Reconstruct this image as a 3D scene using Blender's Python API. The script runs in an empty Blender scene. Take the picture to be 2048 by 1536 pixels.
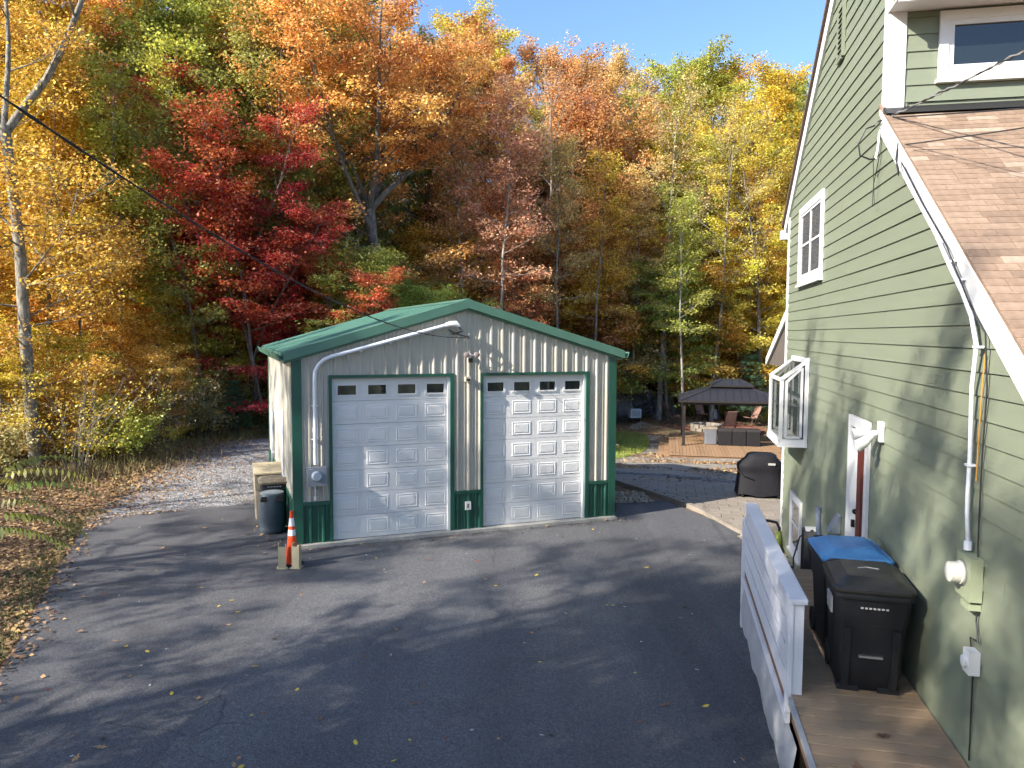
import bpy, bmesh, math, random
import numpy as np
from mathutils import Vector, Matrix
from mathutils.geometry import delaunay_2d_cdt

scene = bpy.context.scene
C = scene.collection
R = math.radians

# ------------------------------------------------------------------ camera
cam = bpy.data.cameras.new('camera')
cam.sensor_fit = 'HORIZONTAL'
cam.sensor_width = 36.0
cam.lens = 36.0 * 1513.43 / 2048.0
cam.clip_end = 2000.0
cam.clip_start = 0.05
co = bpy.data.objects.new('camera', cam)
C.objects.link(co)
PITCH, ROLL = 0.0671, 0.0044
fw = Vector((0, math.cos(PITCH), -math.sin(PITCH)))
r0 = Vector((1, 0, 0))
d0 = Vector((0, -math.sin(PITCH), -math.cos(PITCH)))
rt = r0 * math.cos(ROLL) - d0 * math.sin(ROLL)
up = -(r0 * math.sin(ROLL) + d0 * math.cos(ROLL))
m = Matrix.Identity(4)
for i in range(3):
    m[i][0], m[i][1], m[i][2] = rt[i], up[i], -fw[i]
m[2][3] = 3.85
co.matrix_world = m
scene.camera = co

# ------------------------------------------------------------------ light
SUN_AZ = R(58.0)          # the sunlight travels this far right of straight ahead
SUN_EL = R(31.0)
w = bpy.data.worlds.new('World')
scene.world = w
w.use_nodes = True
nt = w.node_tree
nt.nodes.clear()
sky = nt.nodes.new('ShaderNodeTexSky')
sky.sky_type = 'NISHITA'
sky.sun_disc = False
sky.sun_elevation = SUN_EL
sky.sun_rotation = R(180.0) + SUN_AZ
sky.altitude = 200
sky.air_density = 1.0
sky.dust_density = 1.5
sky.ozone_density = 5.0
bg = nt.nodes.new('ShaderNodeBackground')
bg.inputs['Strength'].default_value = 0.125
wo = nt.nodes.new('ShaderNodeOutputWorld')
nt.links.new(sky.outputs[0], bg.inputs[0])
nt.links.new(bg.outputs[0], wo.inputs[0])
sun = bpy.data.lights.new('sun', 'SUN')
sun.energy = 4.8
sun.angle = R(0.55)
sun.color = (1.0, 0.93, 0.82)
so = bpy.data.objects.new('sun', sun)
C.objects.link(so)
sd = Vector((math.sin(SUN_AZ) * math.cos(SUN_EL), math.cos(SUN_AZ) * math.cos(SUN_EL), -math.sin(SUN_EL)))
so.rotation_euler = sd.to_track_quat('-Z', 'Y').to_euler()
so.location = (-20, -15, 25)
scene.view_settings.view_transform = 'Standard'
scene.view_settings.look = 'None'
scene.view_settings.exposure = 1.38
scene.view_settings.gamma = 1.0
scene.cycles.use_adaptive_sampling = True
scene.cycles.adaptive_threshold = 0.04
scene.cycles.time_limit = 1000
scene.cycles.adaptive_min_samples = 20
scene.cycles.max_bounces = 5
scene.cycles.diffuse_bounces = 3
scene.cycles.glossy_bounces = 2
scene.cycles.transmission_bounces = 4
scene.cycles.transparent_max_bounces = 8
scene.cycles.caustics_reflective = False
scene.cycles.caustics_refractive = False

# ------------------------------------------------------------------ helpers
class MB:
    """collects shapes for ONE mesh"""
    def __init__(s):
        s.v = []; s.f = []
    def add(s, vs, fs):
        o = len(s.v)
        s.v += [tuple(p) for p in vs]
        s.f += [tuple(i + o for i in f) for f in fs]
        return s
    def box(s, x0, x1, y0, y1, z0, z1):
        return s.hexa([(x0, y0, z0), (x1, y0, z0), (x1, y1, z0), (x0, y1, z0), (x0, y0, z1), (x1, y0, z1), (x1, y1, z1), (x0, y1, z1)])
    def hexa(s, p):
        return s.add(p, [(3, 2, 1, 0), (4, 5, 6, 7), (0, 1, 5, 4), (1, 2, 6, 5), (2, 3, 7, 6), (3, 0, 4, 7)])
    def prism(s, a, b):
        """two polygons with the same count, capped"""
        n = len(a)
        return s.add(list(a) + list(b), [tuple(range(n - 1, -1, -1)), tuple(range(n, 2 * n))] +
                     [(i, (i + 1) % n, n + (i + 1) % n, n + i) for i in range(n)])
    def bar(s, a, b, wx, wz=None, upv=(0, 0, 1)):
        """square bar from a to b"""
        wz = wz or wx
        a = Vector(a); b = Vector(b); d = (b - a).normalized(); u = Vector(upv)
        if abs(d.dot(u)) > .98: u = Vector((0, 1, 0))
        x = d.cross(u).normalized() * wx / 2; y = x.cross(d).normalized() * wz / 2
        return s.prism([a - x - y, a + x - y, a + x + y, a - x + y], [b - x - y, b + x - y, b + x + y, b - x + y])
    def loft(s, rings, cap0=True, cap1=True):
        n = len(rings[0]); vs = [p for r in rings for p in r]; fs = []
        for k in range(len(rings) - 1):
            for i in range(n):
                j = (i + 1) % n
                fs.append((k * n + i, k * n + j, (k + 1) * n + j, (k + 1) * n + i))
        if cap0: fs.append(tuple(range(n - 1, -1, -1)))
        if cap1: fs.append(tuple((len(rings) - 1) * n + i for i in range(n)))
        return s.add(vs, fs)
    def tube(s, pts, r, n=8, cap=True):
        pts = [Vector(p) for p in pts]
        rr = r if isinstance(r, (list, tuple)) else [r] * len(pts)
        rings = []
        t0 = (pts[1] - pts[0]).normalized()
        u = t0.orthogonal().normalized()
        for i, p in enumerate(pts):
            t = (pts[min(i + 1, len(pts) - 1)] - pts[max(i - 1, 0)]).normalized()
            u = (u - t * u.dot(t)).normalized(); q = t.cross(u)
            rings.append([p + (u * math.cos(2 * math.pi * k / n) + q * math.sin(2 * math.pi * k / n)) * rr[i] for k in range(n)])
        return s.loft(rings, cap, cap)
    def lathe(s, prof, n=20, c=(0, 0, 0), axis='z', a0=0.0):
        rings = []
        for r, z in prof:
            ring = []
            for k in range(n):
                a = a0 + 2 * math.pi * k / n
                x, y = r * math.cos(a), r * math.sin(a)
                if axis == 'z': p = (x, y, z)
                elif axis == 'x': p = (z, x, y)
                else: p = (x, -z, y)
                ring.append((c[0] + p[0], c[1] + p[1], c[2] + p[2]))
            rings.append(ring)
        return s.loft(rings)
    def mesh(s, name, smooth=False):
        me = bpy.data.meshes.new(name)
        me.from_pydata(s.v, [], s.f)
        if smooth: me.polygons.foreach_set('use_smooth', [True] * len(me.polygons))
        me.update()
        return me
    def build(s, name, mat, parent=None, smooth=False, auto=None, **kw):
        me = s.mesh(name, smooth)
        me.materials.append(mat)
        if auto: me.set_sharp_from_angle(angle=R(auto))
        return put(name, me, parent, **kw)

def put(name, me, parent=None, loc=None, rot=None, **props):
    o = bpy.data.objects.new(name, me)
    C.objects.link(o)
    if parent is not None: o.parent = parent
    if loc is not None: o.location = loc
    if rot is not None: o.rotation_euler = rot
    for k, v in props.items(): o[k] = v
    return o

def thing(name, label, cat, loc=(0, 0, 0), rz=0.0, group=None):
    o = put(name, None, None, loc, (0, 0, rz), label=label, category=cat)
    o.empty_display_size = .2
    if group: o['group'] = group
    return o

def tag(o, label, cat, group=None):
    o['label'] = label; o['category'] = cat
    if group: o['group'] = group
    return o

def copy_tree(o, parent=None):
    c = o.copy(); C.objects.link(c)
    if parent is not None: c.parent = parent
    for ch in list(o.children): copy_tree(ch, c)
    return c

def rrect(w, d, r, z, cx=0, cy=0, n=4):
    """rounded rectangle ring"""
    out = []
    for qx, qy, a0 in ((1, 1, 0), (-1, 1, 90), (-1, -1, 180), (1, -1, 270)):
        for k in range(n + 1):
            a = R(a0 + 90 * k / n)
            out.append((cx + qx * (w / 2 - r) + r * math.cos(a), cy + qy * (d / 2 - r) + r * math.sin(a), z))
    return out

def S(t):
    t = min(1.0, max(0.0, t)); return t * t * (3 - 2 * t)
def tz(x, y):
    """the yard falls away behind the house"""
    return -1.2 * S((y - 18) / 15) * S((x - 1) / 3)

# ------------------------------------------------------------------ materials
def nodes(name):
    mt = bpy.data.materials.new(name); mt.use_nodes = True
    t = mt.node_tree; b = t.nodes['Principled BSDF']
    return mt, t, b
def nn(t, kind, **kw):
    n = t.nodes.new(kind)
    for k, v in kw.items():
        if hasattr(n, k): setattr(n, k, v)
        else: n.inputs[k].default_value = v
    return n
def ramp(t, src, stops):
    r = t.nodes.new('ShaderNodeValToRGB')
    e = r.color_ramp.elements
    while len(e) < len(stops): e.new(.5)
    for el, (p, c) in zip(e, stops):
        el.position = p; el.color = c if len(c) == 4 else (*c, 1)
    t.links.new(src, r.inputs[0])
    return r.outputs[0]
def mixc(t, fac, a, b, mode='MIX'):
    n = t.nodes.new('ShaderNodeMix'); n.data_type = 'RGBA'; n.blend_type = mode
    for i, s in ((0, fac), (6, a), (7, b)):
        if hasattr(s, 'is_linked') or hasattr(s, 'links'): t.links.new(s, n.inputs[i])
        else: n.inputs[i].default_value = s if i == 0 else (*s[:3], 1)
    return n.outputs[2]
def M(name, col, rough=.6, var=.12, vs=6.0, bump=0.0, bs=40.0, metal=0.0, spec=.4, stretch=None, dirt=0.0, ds=1.3, coord='Object', rnd=0.0):
    """plain surface: colour with noise, fine relief, some dirt"""
    mt, t, b = nodes(name)
    tc = t.nodes.new('ShaderNodeTexCoord')
    src = tc.outputs[coord]
    if stretch:
        mp = nn(t, 'ShaderNodeMapping'); mp.inputs['Scale'].default_value = stretch
        t.links.new(src, mp.inputs[0]); src = mp.outputs[0]
    n1 = nn(t, 'ShaderNodeTexNoise', Scale=vs, Detail=6.0, Roughness=.6); t.links.new(src, n1.inputs['Vector'])
    lo = tuple(c * (1 - var) for c in col); hi = tuple(min(1, c * (1 + var)) for c in col)
    c = ramp(t, n1.outputs[0], [(.3, lo), (.7, hi)])
    if rnd:
        oi = t.nodes.new('ShaderNodeObjectInfo')
        mr = nn(t, 'ShaderNodeMapRange'); t.links.new(oi.outputs['Random'], mr.inputs[0])
        mr.inputs[3].default_value = 1 - rnd; mr.inputs[4].default_value = 1 + rnd
        hv = t.nodes.new('ShaderNodeHueSaturation'); t.links.new(mr.outputs[0], hv.inputs['Value']); t.links.new(c, hv.inputs['Color'])
        c = hv.outputs[0]
    if dirt:
        n2 = nn(t, 'ShaderNodeTexNoise', Scale=ds, Detail=7.0, Roughness=.7); t.links.new(tc.outputs['Object'], n2.inputs['Vector'])
        f = ramp(t, n2.outputs[0], [(.45, (0, 0, 0)), (.75, (dirt, dirt, dirt))])
        c = mixc(t, f, c, tuple(x * .45 for x in col))
    t.links.new(c, b.inputs['Base Color'])
    b.inputs['Roughness'].default_value = rough
    b.inputs['Metallic'].default_value = metal
    b.inputs['Specular IOR Level'].default_value = spec
    if bump:
        n3 = nn(t, 'ShaderNodeTexNoise', Scale=bs, Detail=4.0); t.links.new(src, n3.inputs['Vector'])
        bp = nn(t, 'ShaderNodeBump', Strength=bump, Distance=.01); t.links.new(n3.outputs[0], bp.inputs['Height'])
        t.links.new(bp.outputs[0], b.inputs['Normal'])
    return mt
def glass(name, tint, alpha=.0, rough=.03):
    """window glass: mirror-like, partly see-through"""
    mt, t, b = nodes(name)
    b.inputs['Base Color'].default_value = (*tint, 1)
    b.inputs['Roughness'].default_value = rough
    b.inputs['Specular IOR Level'].default_value = .9
    if alpha:
        tr = t.nodes.new('ShaderNodeBsdfTransparent'); ms = t.nodes.new('ShaderNodeMixShader')
        ms.inputs[0].default_value = alpha
        t.links.new(b.outputs[0], ms.inputs[1]); t.links.new(tr.outputs[0], ms.inputs[2])
        t.links.new(ms.outputs[0], t.nodes['Material Output'].inputs[0])
    return mt

m_white = M('white_paint', (.70, .70, .69), .45, .03, 4, dirt=.12)
m_whitetrim = M('white_trim', (.64, .64, .635), .4, .02, 4)
m_siding = M('sage_siding', (.166, .189, .134), .55, .045, 3, bump=.12, bs=60, stretch=(1, .25, 4), rnd=.025)
m_tan = M('tan_metal', (.43, .405, .345), .42, .04, 2, dirt=.18, spec=.45)
m_green = M('green_metal', (.013, .075, .05), .42, .08, 3, spec=.5)
m_roofgreen = M('green_roof_metal', (.07, .165, .12), .42, .08, 3, spec=.5)
m_door = M('garage_door_white', (.67, .665, .66), .38, .02, 3, bump=.04, bs=90, dirt=.14)
m_conc = M('concrete', (.34, .33, .30), .85, .15, 9, bump=.3, bs=80, dirt=.3)
m_glassd = glass('dark_glass', (.012, .016, .018))
m_glassc = glass('clear_glass', (.05, .07, .07), .62)
m_grayplastic = M('grey_box', (.22, .24, .27), .45, .04)
m_pvc = M('white_conduit', (.72, .74, .80), .4, .03)
m_black = M('black_rubber', (.012, .012, .014), .6, .1)
m_cable = M('cable', (.02, .02, .022), .5, .1)
m_chrome = M('weathered_metal', (.4, .4, .4), .35, .05, metal=.8)
m_deck = M('deck_board', (.30, .208, .128), .7, .16, 5, bump=.35, bs=18, stretch=(1, 12, 6), rnd=.09, dirt=.15)
m_fence = M('white_rail', (.60, .61, .66), .5, .03, 5, bump=.06, bs=70, dirt=.10)
m_skirt = M('skirt_sheet', (.34, .345, .36), .7, .12, 4, dirt=.4, bump=.2, bs=20)
m_bin = M('bin_black', (.009, .010, .013), .55, .15, 30, bump=.25, bs=260)
m_binlid = M('bin_lid_black', (.018, .018, .018), .4, .15, 20, bump=.15, bs=200)
m_binblue = M('bin_lid_blue', (.055, .19, .40), .45, .06, 10, bump=.1, bs=200)
m_orange = M('cone_orange', (.75, .07, .012), .5, .06)
m_reflect = M('cone_band', (.72, .74, .78), .35, .04)
m_beige = M('beige_plastic', (.44, .37, .24), .6, .06, 8, dirt=.15)
m_taupe = M('taupe_plastic', (.24, .205, .15), .6, .1, 8, dirt=.25)
m_barrel = M('barrel_blue', (.045, .06, .075), .42, .14, 6, dirt=.3)
m_red = M('red_door', (.11, .022, .014), .45, .06)
m_dark = M('dark_interior', (.012, .012, .012), .9, .05)
m_meter = M('meter_green', (.24, .27, .18), .5, .04)
m_brown = M('brown_rim', (.19, .11, .06), .75, .15, bump=.3, stretch=(1, 8, 8))
m_cover = M('grill_cover', (.010, .010, .013), .75, .15, 5, bump=.5, bs=9, spec=.25)
m_gaz = M('gazebo_metal', (.019, .020, .026), .5, .08, 4)
m_gazpost = M('gazebo_post', (.02, .016, .014), .5, .08)
m_wicker = M('wicker', (.018, .017, .018), .85, .3, 60, bump=.4, bs=90, spec=.15)
m_sling = M('sling_fabric', (.22, .125, .095), .8, .06, 20)
m_terracotta = M('terracotta', (.42, .16, .09), .8, .1)
m_gdeck = M('patio_deck_board', (.27, .165, .09), .7, .14, 4, bump=.2, bs=20, rnd=.1)
m_stone = M('boulder', (.15, .145, .14), .9, .45, 2.2, bump=.8, bs=6)
m_rubble = M('rubble', (.10, .10, .115), .9, .5, 8, bump=.9, bs=22)
m_paver = M('paver', (.215, .185, .15), .85, .12, 8, bump=.25, bs=50, rnd=.09)
m_cobble = M('cobble', (.13, .125, .125), .85, .2, 8, bump=.3, bs=40, rnd=.3)
m_shingle = [M('shingle_%d' % i, c, .9, .22, 14, bump=.5, bs=180, spec=.2, rnd=.05) for i, c in
             enumerate([(.235, .163, .115), (.26, .185, .132), (.205, .142, .102), (.32, .24, .18)])]
m_copper = M('orange_wire', (.5, .24, .04), .5, .05)
# ------------------------------------------------------------------ the ground
def sheet(name, outline, dz, mat, step=.6, rag=0.0, seed=1, flat=None):
    """a sheet that follows the land, closed outline, ragged edge if asked"""
    rg = random.Random(seed)
    pts = []
    n = len(outline)
    for i in range(n):
        a = Vector(outline[i]); b = Vector(outline[(i + 1) % n]); L = (b - a).length
        k = max(1, int(L / (step * (.4 if rag else 1))))
        for j in range(k):
            p = a.lerp(b, j / k)
            if rag: p = p + Vector((rg.uniform(-rag, rag), rg.uniform(-rag, rag)))
            pts.append(p)
    nb = len(pts)
    xs = [p.x for p in pts]; ys = [p.y for p in pts]
    def inside(x, y):
        c = False; j = nb - 1
        for i in range(nb):
            if (ys[i] > y) != (ys[j] > y) and x < (xs[j] - xs[i]) * (y - ys[i]) / (ys[j] - ys[i]) + xs[i]: c = not c
            j = i
        return c
    y = min(ys)
    while y < max(ys):
        x = min(xs)
        while x < max(xs):
            if inside(x, y): pts.append(Vector((x, y)))
            x += step
        y += step
    r = delaunay_2d_cdt(pts, [(i, (i + 1) % nb) for i in range(nb)], [], 1, 1e-4)
    vs = [(p.x, p.y, (flat if flat is not None else tz(p.x, p.y)) + dz) for p in r[0]]
    me = bpy.data.meshes.new(name); me.from_pydata(vs, [], r[2]); me.update()
    if me.polygons and me.polygons[0].normal.z < 0: me.flip_normals()
    me.materials.append(mat)
    return put(name, me, None, kind='structure')

def m_litter():
    mt, t, b = nodes('leaf_litter')
    tc = t.nodes.new('ShaderNodeTexCoord')
    vo = nn(t, 'ShaderNodeTexVoronoi', Scale=11.0); t.links.new(tc.outputs['Object'], vo.inputs['Vector'])
    hs = t.nodes.new('ShaderNodeSeparateColor'); t.links.new(vo.outputs['Color'], hs.inputs[0])
    c = ramp(t, hs.outputs[0], [(0, (.055, .032, .018)), (.35, (.13, .075, .036)), (.6, (.21, .115, .05)), (.8, (.10, .055, .03)), (1, (.34, .22, .11))])
    n = nn(t, 'ShaderNodeTexNoise', Scale=.55, Detail=6.0); t.links.new(tc.outputs['Object'], n.inputs['Vector'])
    f = ramp(t, n.outputs[0], [(.5, (0, 0, 0)), (.68, (.75, .75, .75))])
    gn = nn(t, 'ShaderNodeTexNoise', Scale=30.0, Detail=3.0); t.links.new(tc.outputs['Object'], gn.inputs['Vector'])
    gc = ramp(t, gn.outputs[0], [(.3, (.04, .05, .016)), (.7, (.11, .115, .035))])
    c = mixc(t, f, c, gc)
    t.links.new(c, b.inputs['Base Color']); b.inputs['Roughness'].default_value = .95
    bp = nn(t, 'ShaderNodeBump', Strength=.9, Distance=.04); t.links.new(vo.outputs['Distance'], bp.inputs['Height']); t.links.new(bp.outputs[0], b.inputs['Normal'])
    return mt
def m_asphalt():
    mt, t, b = nodes('asphalt')
    tc = t.nodes.new('ShaderNodeTexCoord'); O = tc.outputs['Object']
    big = nn(t, 'ShaderNodeTexNoise', Scale=.35, Detail=5.0, Roughness=.6); t.links.new(O, big.inputs['Vector'])
    c0 = ramp(t, big.outputs[0], [(.3, (.070, .071, .077)), (.7, (.100, .100, .104))])
    fine = nn(t, 'ShaderNodeTexNoise', Scale=130.0, Detail=3.0, Roughness=.8); t.links.new(O, fine.inputs['Vector'])
    c1 = ramp(t, fine.outputs[0], [(.36, (.35, .35, .35)), (.5, (1, 1, 1)), (.68, (2.1, 2.05, 2.0))])
    c = mixc(t, 1.0, c0, c1, 'MULTIPLY')
    # long faint strips left by the paver and the roller, and a few seams
    mp = nn(t, 'ShaderNodeMapping'); mp.inputs['Rotation'].default_value = (0, 0, .12); mp.inputs['Scale'].default_value = (.9, .06, 1); t.links.new(O, mp.inputs[0])
    st = nn(t, 'ShaderNodeTexNoise', Scale=1.0, Detail=4.0); t.links.new(mp.outputs[0], st.inputs['Vector'])
    sc = ramp(t, st.outputs[0], [(.35, (.82, .82, .84)), (.62, (1.1, 1.1, 1.1))])
    c = mixc(t, 1.0, c, sc, 'MULTIPLY')
    # aggregate that still shows from the height of the camera, paving lanes, hairline cracks
    mid = nn(t, 'ShaderNodeTexNoise', Scale=42.0, Detail=4.0, Roughness=.75); t.links.new(O, mid.inputs['Vector'])
    c = mixc(t, 1.0, c, ramp(t, mid.outputs[0], [(.33, (.62, .62, .62)), (.5, (1, 1, 1)), (.67, (1.5, 1.5, 1.48))]), 'MULTIPLY')
    mp2 = nn(t, 'ShaderNodeMapping'); mp2.inputs['Rotation'].default_value = (0, 0, .16); mp2.inputs['Scale'].default_value = (.42, .0, 0); t.links.new(O, mp2.inputs[0])
    wn = t.nodes.new('ShaderNodeTexVoronoi'); wn.inputs['Scale'].default_value = 1.0; t.links.new(mp2.outputs[0], wn.inputs['Vector'])
    sp = t.nodes.new('ShaderNodeSeparateColor'); t.links.new(wn.outputs['Color'], sp.inputs[0])
    c = mixc(t, 1.0, c, ramp(t, sp.outputs[0], [(0, (.86, .86, .87)), (1, (1.1, 1.1, 1.1))]), 'MULTIPLY')
    wv = nn(t, 'ShaderNodeTexNoise', Scale=1.1, Detail=5.0); t.links.new(O, wv.inputs['Vector'])
    vadd = mixc(t, .35, O, wv.outputs['Color'])
    ck = t.nodes.new('ShaderNodeTexVoronoi'); ck.feature = 'DISTANCE_TO_EDGE'; ck.inputs['Scale'].default_value = .33; t.links.new(vadd, ck.inputs['Vector'])
    cm_ = nn(t, 'ShaderNodeTexNoise', Scale=.5, Detail=2.0); t.links.new(O, cm_.inputs['Vector'])
    ckf = ramp(t, ck.outputs['Distance'], [(0, (1, 1, 1)), (.0035, (0, 0, 0))])
    ckm = mixc(t, 1.0, ckf, ramp(t, cm_.outputs[0], [(.52, (0, 0, 0)), (.6, (.55, .55, .55))]), 'MULTIPLY')
    c = mixc(t, ckm, c, (.018, .018, .02))
    st2 = nn(t, 'ShaderNodeTexNoise', Scale=.9, Detail=6.0, Roughness=.65); t.links.new(O, st2.inputs['Vector'])
    c = mixc(t, ramp(t, st2.outputs[0], [(.60, (0, 0, 0)), (.72, (.45, .45, .45))]), c, (.035, .035, .04))
    t.links.new(c, b.inputs['Base Color'])
    b.inputs['Roughness'].default_value = .82; b.inputs['Specular IOR Level'].default_value = .35
    bp = nn(t, 'ShaderNodeBump', Strength=.55, Distance=.006); t.links.new(fine.outputs[0], bp.inputs['Height']); t.links.new(bp.outputs[0], b.inputs['Normal'])
    return mt
def m_gravel(name, a, bcol, scale, leafy=.0):
    mt, t, b = nodes(name)
    tc = t.nodes.new('ShaderNodeTexCoord'); O = tc.outputs['Object']
    vo = nn(t, 'ShaderNodeTexVoronoi', Scale=scale); t.links.new(O, vo.inputs['Vector'])
    hs = t.nodes.new('ShaderNodeSeparateColor'); t.links.new(vo.outputs['Color'], hs.inputs[0])
    c = ramp(t, hs.outputs[0], [(0, a), (.5, tuple((x + y) / 2 for x, y in zip(a, bcol))), (1, bcol)])
    n = nn(t, 'ShaderNodeTexNoise', Scale=1.4, Detail=7.0, Roughness=.7); t.links.new(O, n.inputs['Vector'])
    f = ramp(t, n.outputs[0], [(.5, (0, 0, 0)), (.66, (leafy, leafy, leafy))])
    c = mixc(t, f, c, (.13, .085, .05))
    t.links.new(c, b.inputs['Base Color']); b.inputs['Roughness'].default_value = .92
    bp = nn(t, 'ShaderNodeBump', Strength=1.0, Distance=.03); t.links.new(vo.outputs['Distance'], bp.inputs['Height']); t.links.new(bp.outputs[0], b.inputs['Normal'])
    return mt
m_lit = m_litter(); m_asp = m_asphalt()
m_grav = m_gravel('gravel', (.075, .075, .085), (.36, .35, .345), 20.0, .6)
m_sand = m_gravel('sand', (.26, .225, .18), (.40, .36, .30), 60.0, .75)
m_peb = m_gravel('pebbles', (.16, .13, .09), (.48, .42, .33), 22.0, .2)
m_mulch = m_gravel('red_mulch', (.10, .03, .02), (.34, .12, .075), 20.0, .0)
m_lawn = M('lawn', (.13, .16, .03), .9, .5, 3, bump=.6, bs=50)

def grid_land():
    def axis(lo, a, b, hi, fine, coarse):
        out = [lo]; x = lo
        while x < hi - 1e-6:
            x += fine if a <= x < b else coarse
            out.append(min(x, hi))
        return out
    X = axis(-300, -24, 36, 300, 1.0, 6.0); Y = axis(-60, -2, 60, 400, 1.0, 6.0)
    rg = random.Random(3)
    vs = []
    for y in Y:
        for x in X:
            z = tz(x, y) - .02
            far = S((y - 30) / 12) + S((-9.5 - x) / 4)
            z += far * (.18 * math.sin(x * .7 + y * .3) * math.sin(y * .5 - x * .2) + .10 * math.sin(x * 1.7 + 1) * math.sin(y * 1.3))
            if y > 52: z += (y - 52) * .035
            if x < -13: z += min(1.2, (-13 - x) * .05)
            vs.append((x, y, z))
    n = len(X)
    fs = [(j * n + i, j * n + i + 1, (j + 1) * n + i + 1, (j + 1) * n + i) for j in range(len(Y) - 1) for i in range(n - 1)]
    me = bpy.data.meshes.new('ground'); me.from_pydata(vs, [], fs); me.update(); me.materials.append(m_lit)
    put('ground', me, None, kind='structure')
grid_land()

BA = .3678; BX, BY = -3.8436, 13.2824
HA = .2017; HX, HY = 5.0, 13.79
def bw(u, v, z=0): return Vector((BX + u * math.cos(BA) - v * math.sin(BA), BY + u * math.sin(BA) + v * math.cos(BA), z))
def hw(x, t, z=0): return Vector((HX + x * math.cos(HA) + t * math.sin(HA), HY - x * math.sin(HA) + t * math.cos(HA), z))

ASPH = [(-4.9, -14), (-4.75, 2), (-5.05, 5.6), (-5.77, 8.31), (-6.42, 9.87), (-7.22, 11.74), (-8.33, 14.47), (-8.62, 15.25), (-7.24, 16.06), (-5.6, 16.85),
        (-4.6, 16.9), (-3.6, 14.2), (2.3, 16.2), (2.33, 16.95), (2.9, 17.1), (3.5, 17.35), (4.17, 15.5), (4.5, 14.05), (4.55, 13.2), (4.6, 12.4), (4.1, 9), (2.9, 4.5), (2.2, 0), (2.2, -14)]
sheet('driveway', ASPH, .012, m_asp, .9, .012, 5, 0)
sheet('gravel_drive', [(-8.75, 15.1), (-7.24, 16.0), (-5.5, 16.8), (-4.4, 16.0), (-5.5, 18.5), (-6.6, 21), (-7.4, 24), (-8.0, 27.4), (-8.9, 27.3), (-10.2, 26.3), (-10.5, 23.9), (-9.9, 20.6), (-9.2, 17.6)], .004, m_grav, .5, .09, 2, 0)
sheet('sand_yard', [(2.2, 20.4), (3.2, 21.3), (4.3, 21.4), (5.3, 20.2), (5.5, 18.2), (8, 18), (10.5, 22), (11, 28), (10.5, 31), (8, 31.6), (6.3, 32.3), (7.2, 36.5), (8.6, 39.5), (7.4, 43.5), (6.3, 40.5), (6.7, 37.5), (5.6, 31.8), (4.1, 30.6), (2.2, 30.4), (0, 24)], .012, m_sand, .5, .12, 4)
sheet('lawn', [(1.5, 27.6), (4.0, 28.9), (5.1, 30.8), (5.9, 32.8), (6.55, 35.5), (6.6, 37.9), (5.3, 38.6), (3.0, 38.0), (1.0, 33)], .02, m_lawn, .5, .12, 6)
sheet('pebble_bed', [(2.25, 16.9), (2.34, 17.6), (2.62, 18.2), (3.0, 17.75), (3.3, 17.2), (2.9, 16.98)], .02, m_peb, .2, .03, 7)
sheet('pebble_strip', [(4.3, 14.15), (4.6, 14.3), (4.8, 13.5), (4.75, 12.3), (4.6, 12.3), (4.45, 13.3)], .02, m_peb, .2, .03, 8)
sheet('mulch_bed', [(8.0, 40.6), (9.4, 37.6), (11.6, 37.4), (13.3, 39.4), (13.4, 43), (11.5, 45.4), (9.2, 44.6)], .02, m_mulch, .5, .15, 9)

# patio of pavers, each paver a piece, with a border of kerb stones and a row of dark cobbles
patio = put('patio', None, None, hw(-2.2, .5), (0, 0, -HA), kind='structure')
patio.empty_display_size = .2
def patio_edge(t):      # left edge of the patio in house coordinates (x) for a given t
    pts = [(-.1, -.48), (.9, -.9), (2.1, -1.35), (3.0, -1.9), (3.9, -2.55), (4.9, -3.3), (6.5, -4.2)]
    for (a, xa), (b2, xb) in zip(pts, pts[1:]):
        if a <= t <= b2: return xa + (xb - xa) * (t - a) / (b2 - a)
    return -9
def patio_back(x):      # far edge t for a given x
    return 5.6 + .95 * S((-x - .4) / 2.2) + (.0 if x < -.2 else -.4)
pm = {}
rg = random.Random(12)
for row in range(24):
    t0 = -.1 + row * .3
    x = 2.2 - (row % 2) * .22
    while x > -6.5:
        x1 = x; x0 = x - .45
        x = x0
        xe = max(patio_edge(t0), patio_edge(min(t0 + .3, 6.4)))
        if t0 > patio_back((x0 + x1) / 2) - .3: continue
        a = max(x0, xe + .14)
        if x1 - a < .1: continue
        if t0 < .02 and x1 > -.05: continue
        if t0 < 0.0: pass
        wd = round(x1 - a - .010, 2)
        if wd not in pm:
            me = MB().loft([rrect(wd, .29, .012, -.05, n=1), rrect(wd, .29, .012, -.004, n=1), rrect(wd - .012, .278, .012, 0, n=1)]).mesh('paver')
            me.materials.append(m_paver); pm[wd] = me
        wp = hw((a + x1) / 2, t0 + .15)
        put('paver', pm[wd], patio, Vector(((a + x1) / 2 + 2.2, t0 + .15 - .5, tz(wp.x, wp.y) + .045 + rg.uniform(-.002, .002))))
t = -.1
while t < 5.6:          # kerb stones along the drive
    x0, x1 = patio_edge(t), patio_edge(t + .52)
    a = hw(x0, t); b = hw(x1, t + .5); d = (b - a).normalized()
    k = MB().bar((x0 + 2.27, t - .5, .0), (x1 + 2.27, t, .0), .13, .16)
    wp = hw(x0, t)
    k.build('kerb_stone', m_paver, patio).location.z = tz(wp.x, wp.y) + .0
    t += .52
cm = MB().loft([rrect(.19, .15, .03, -.05, n=2), rrect(.19, .15, .03, .035, n=2), rrect(.15, .11, .03, .05, n=2)]).mesh('cobble')
cm.materials.append(m_cobble)
x = -4.6
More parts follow.
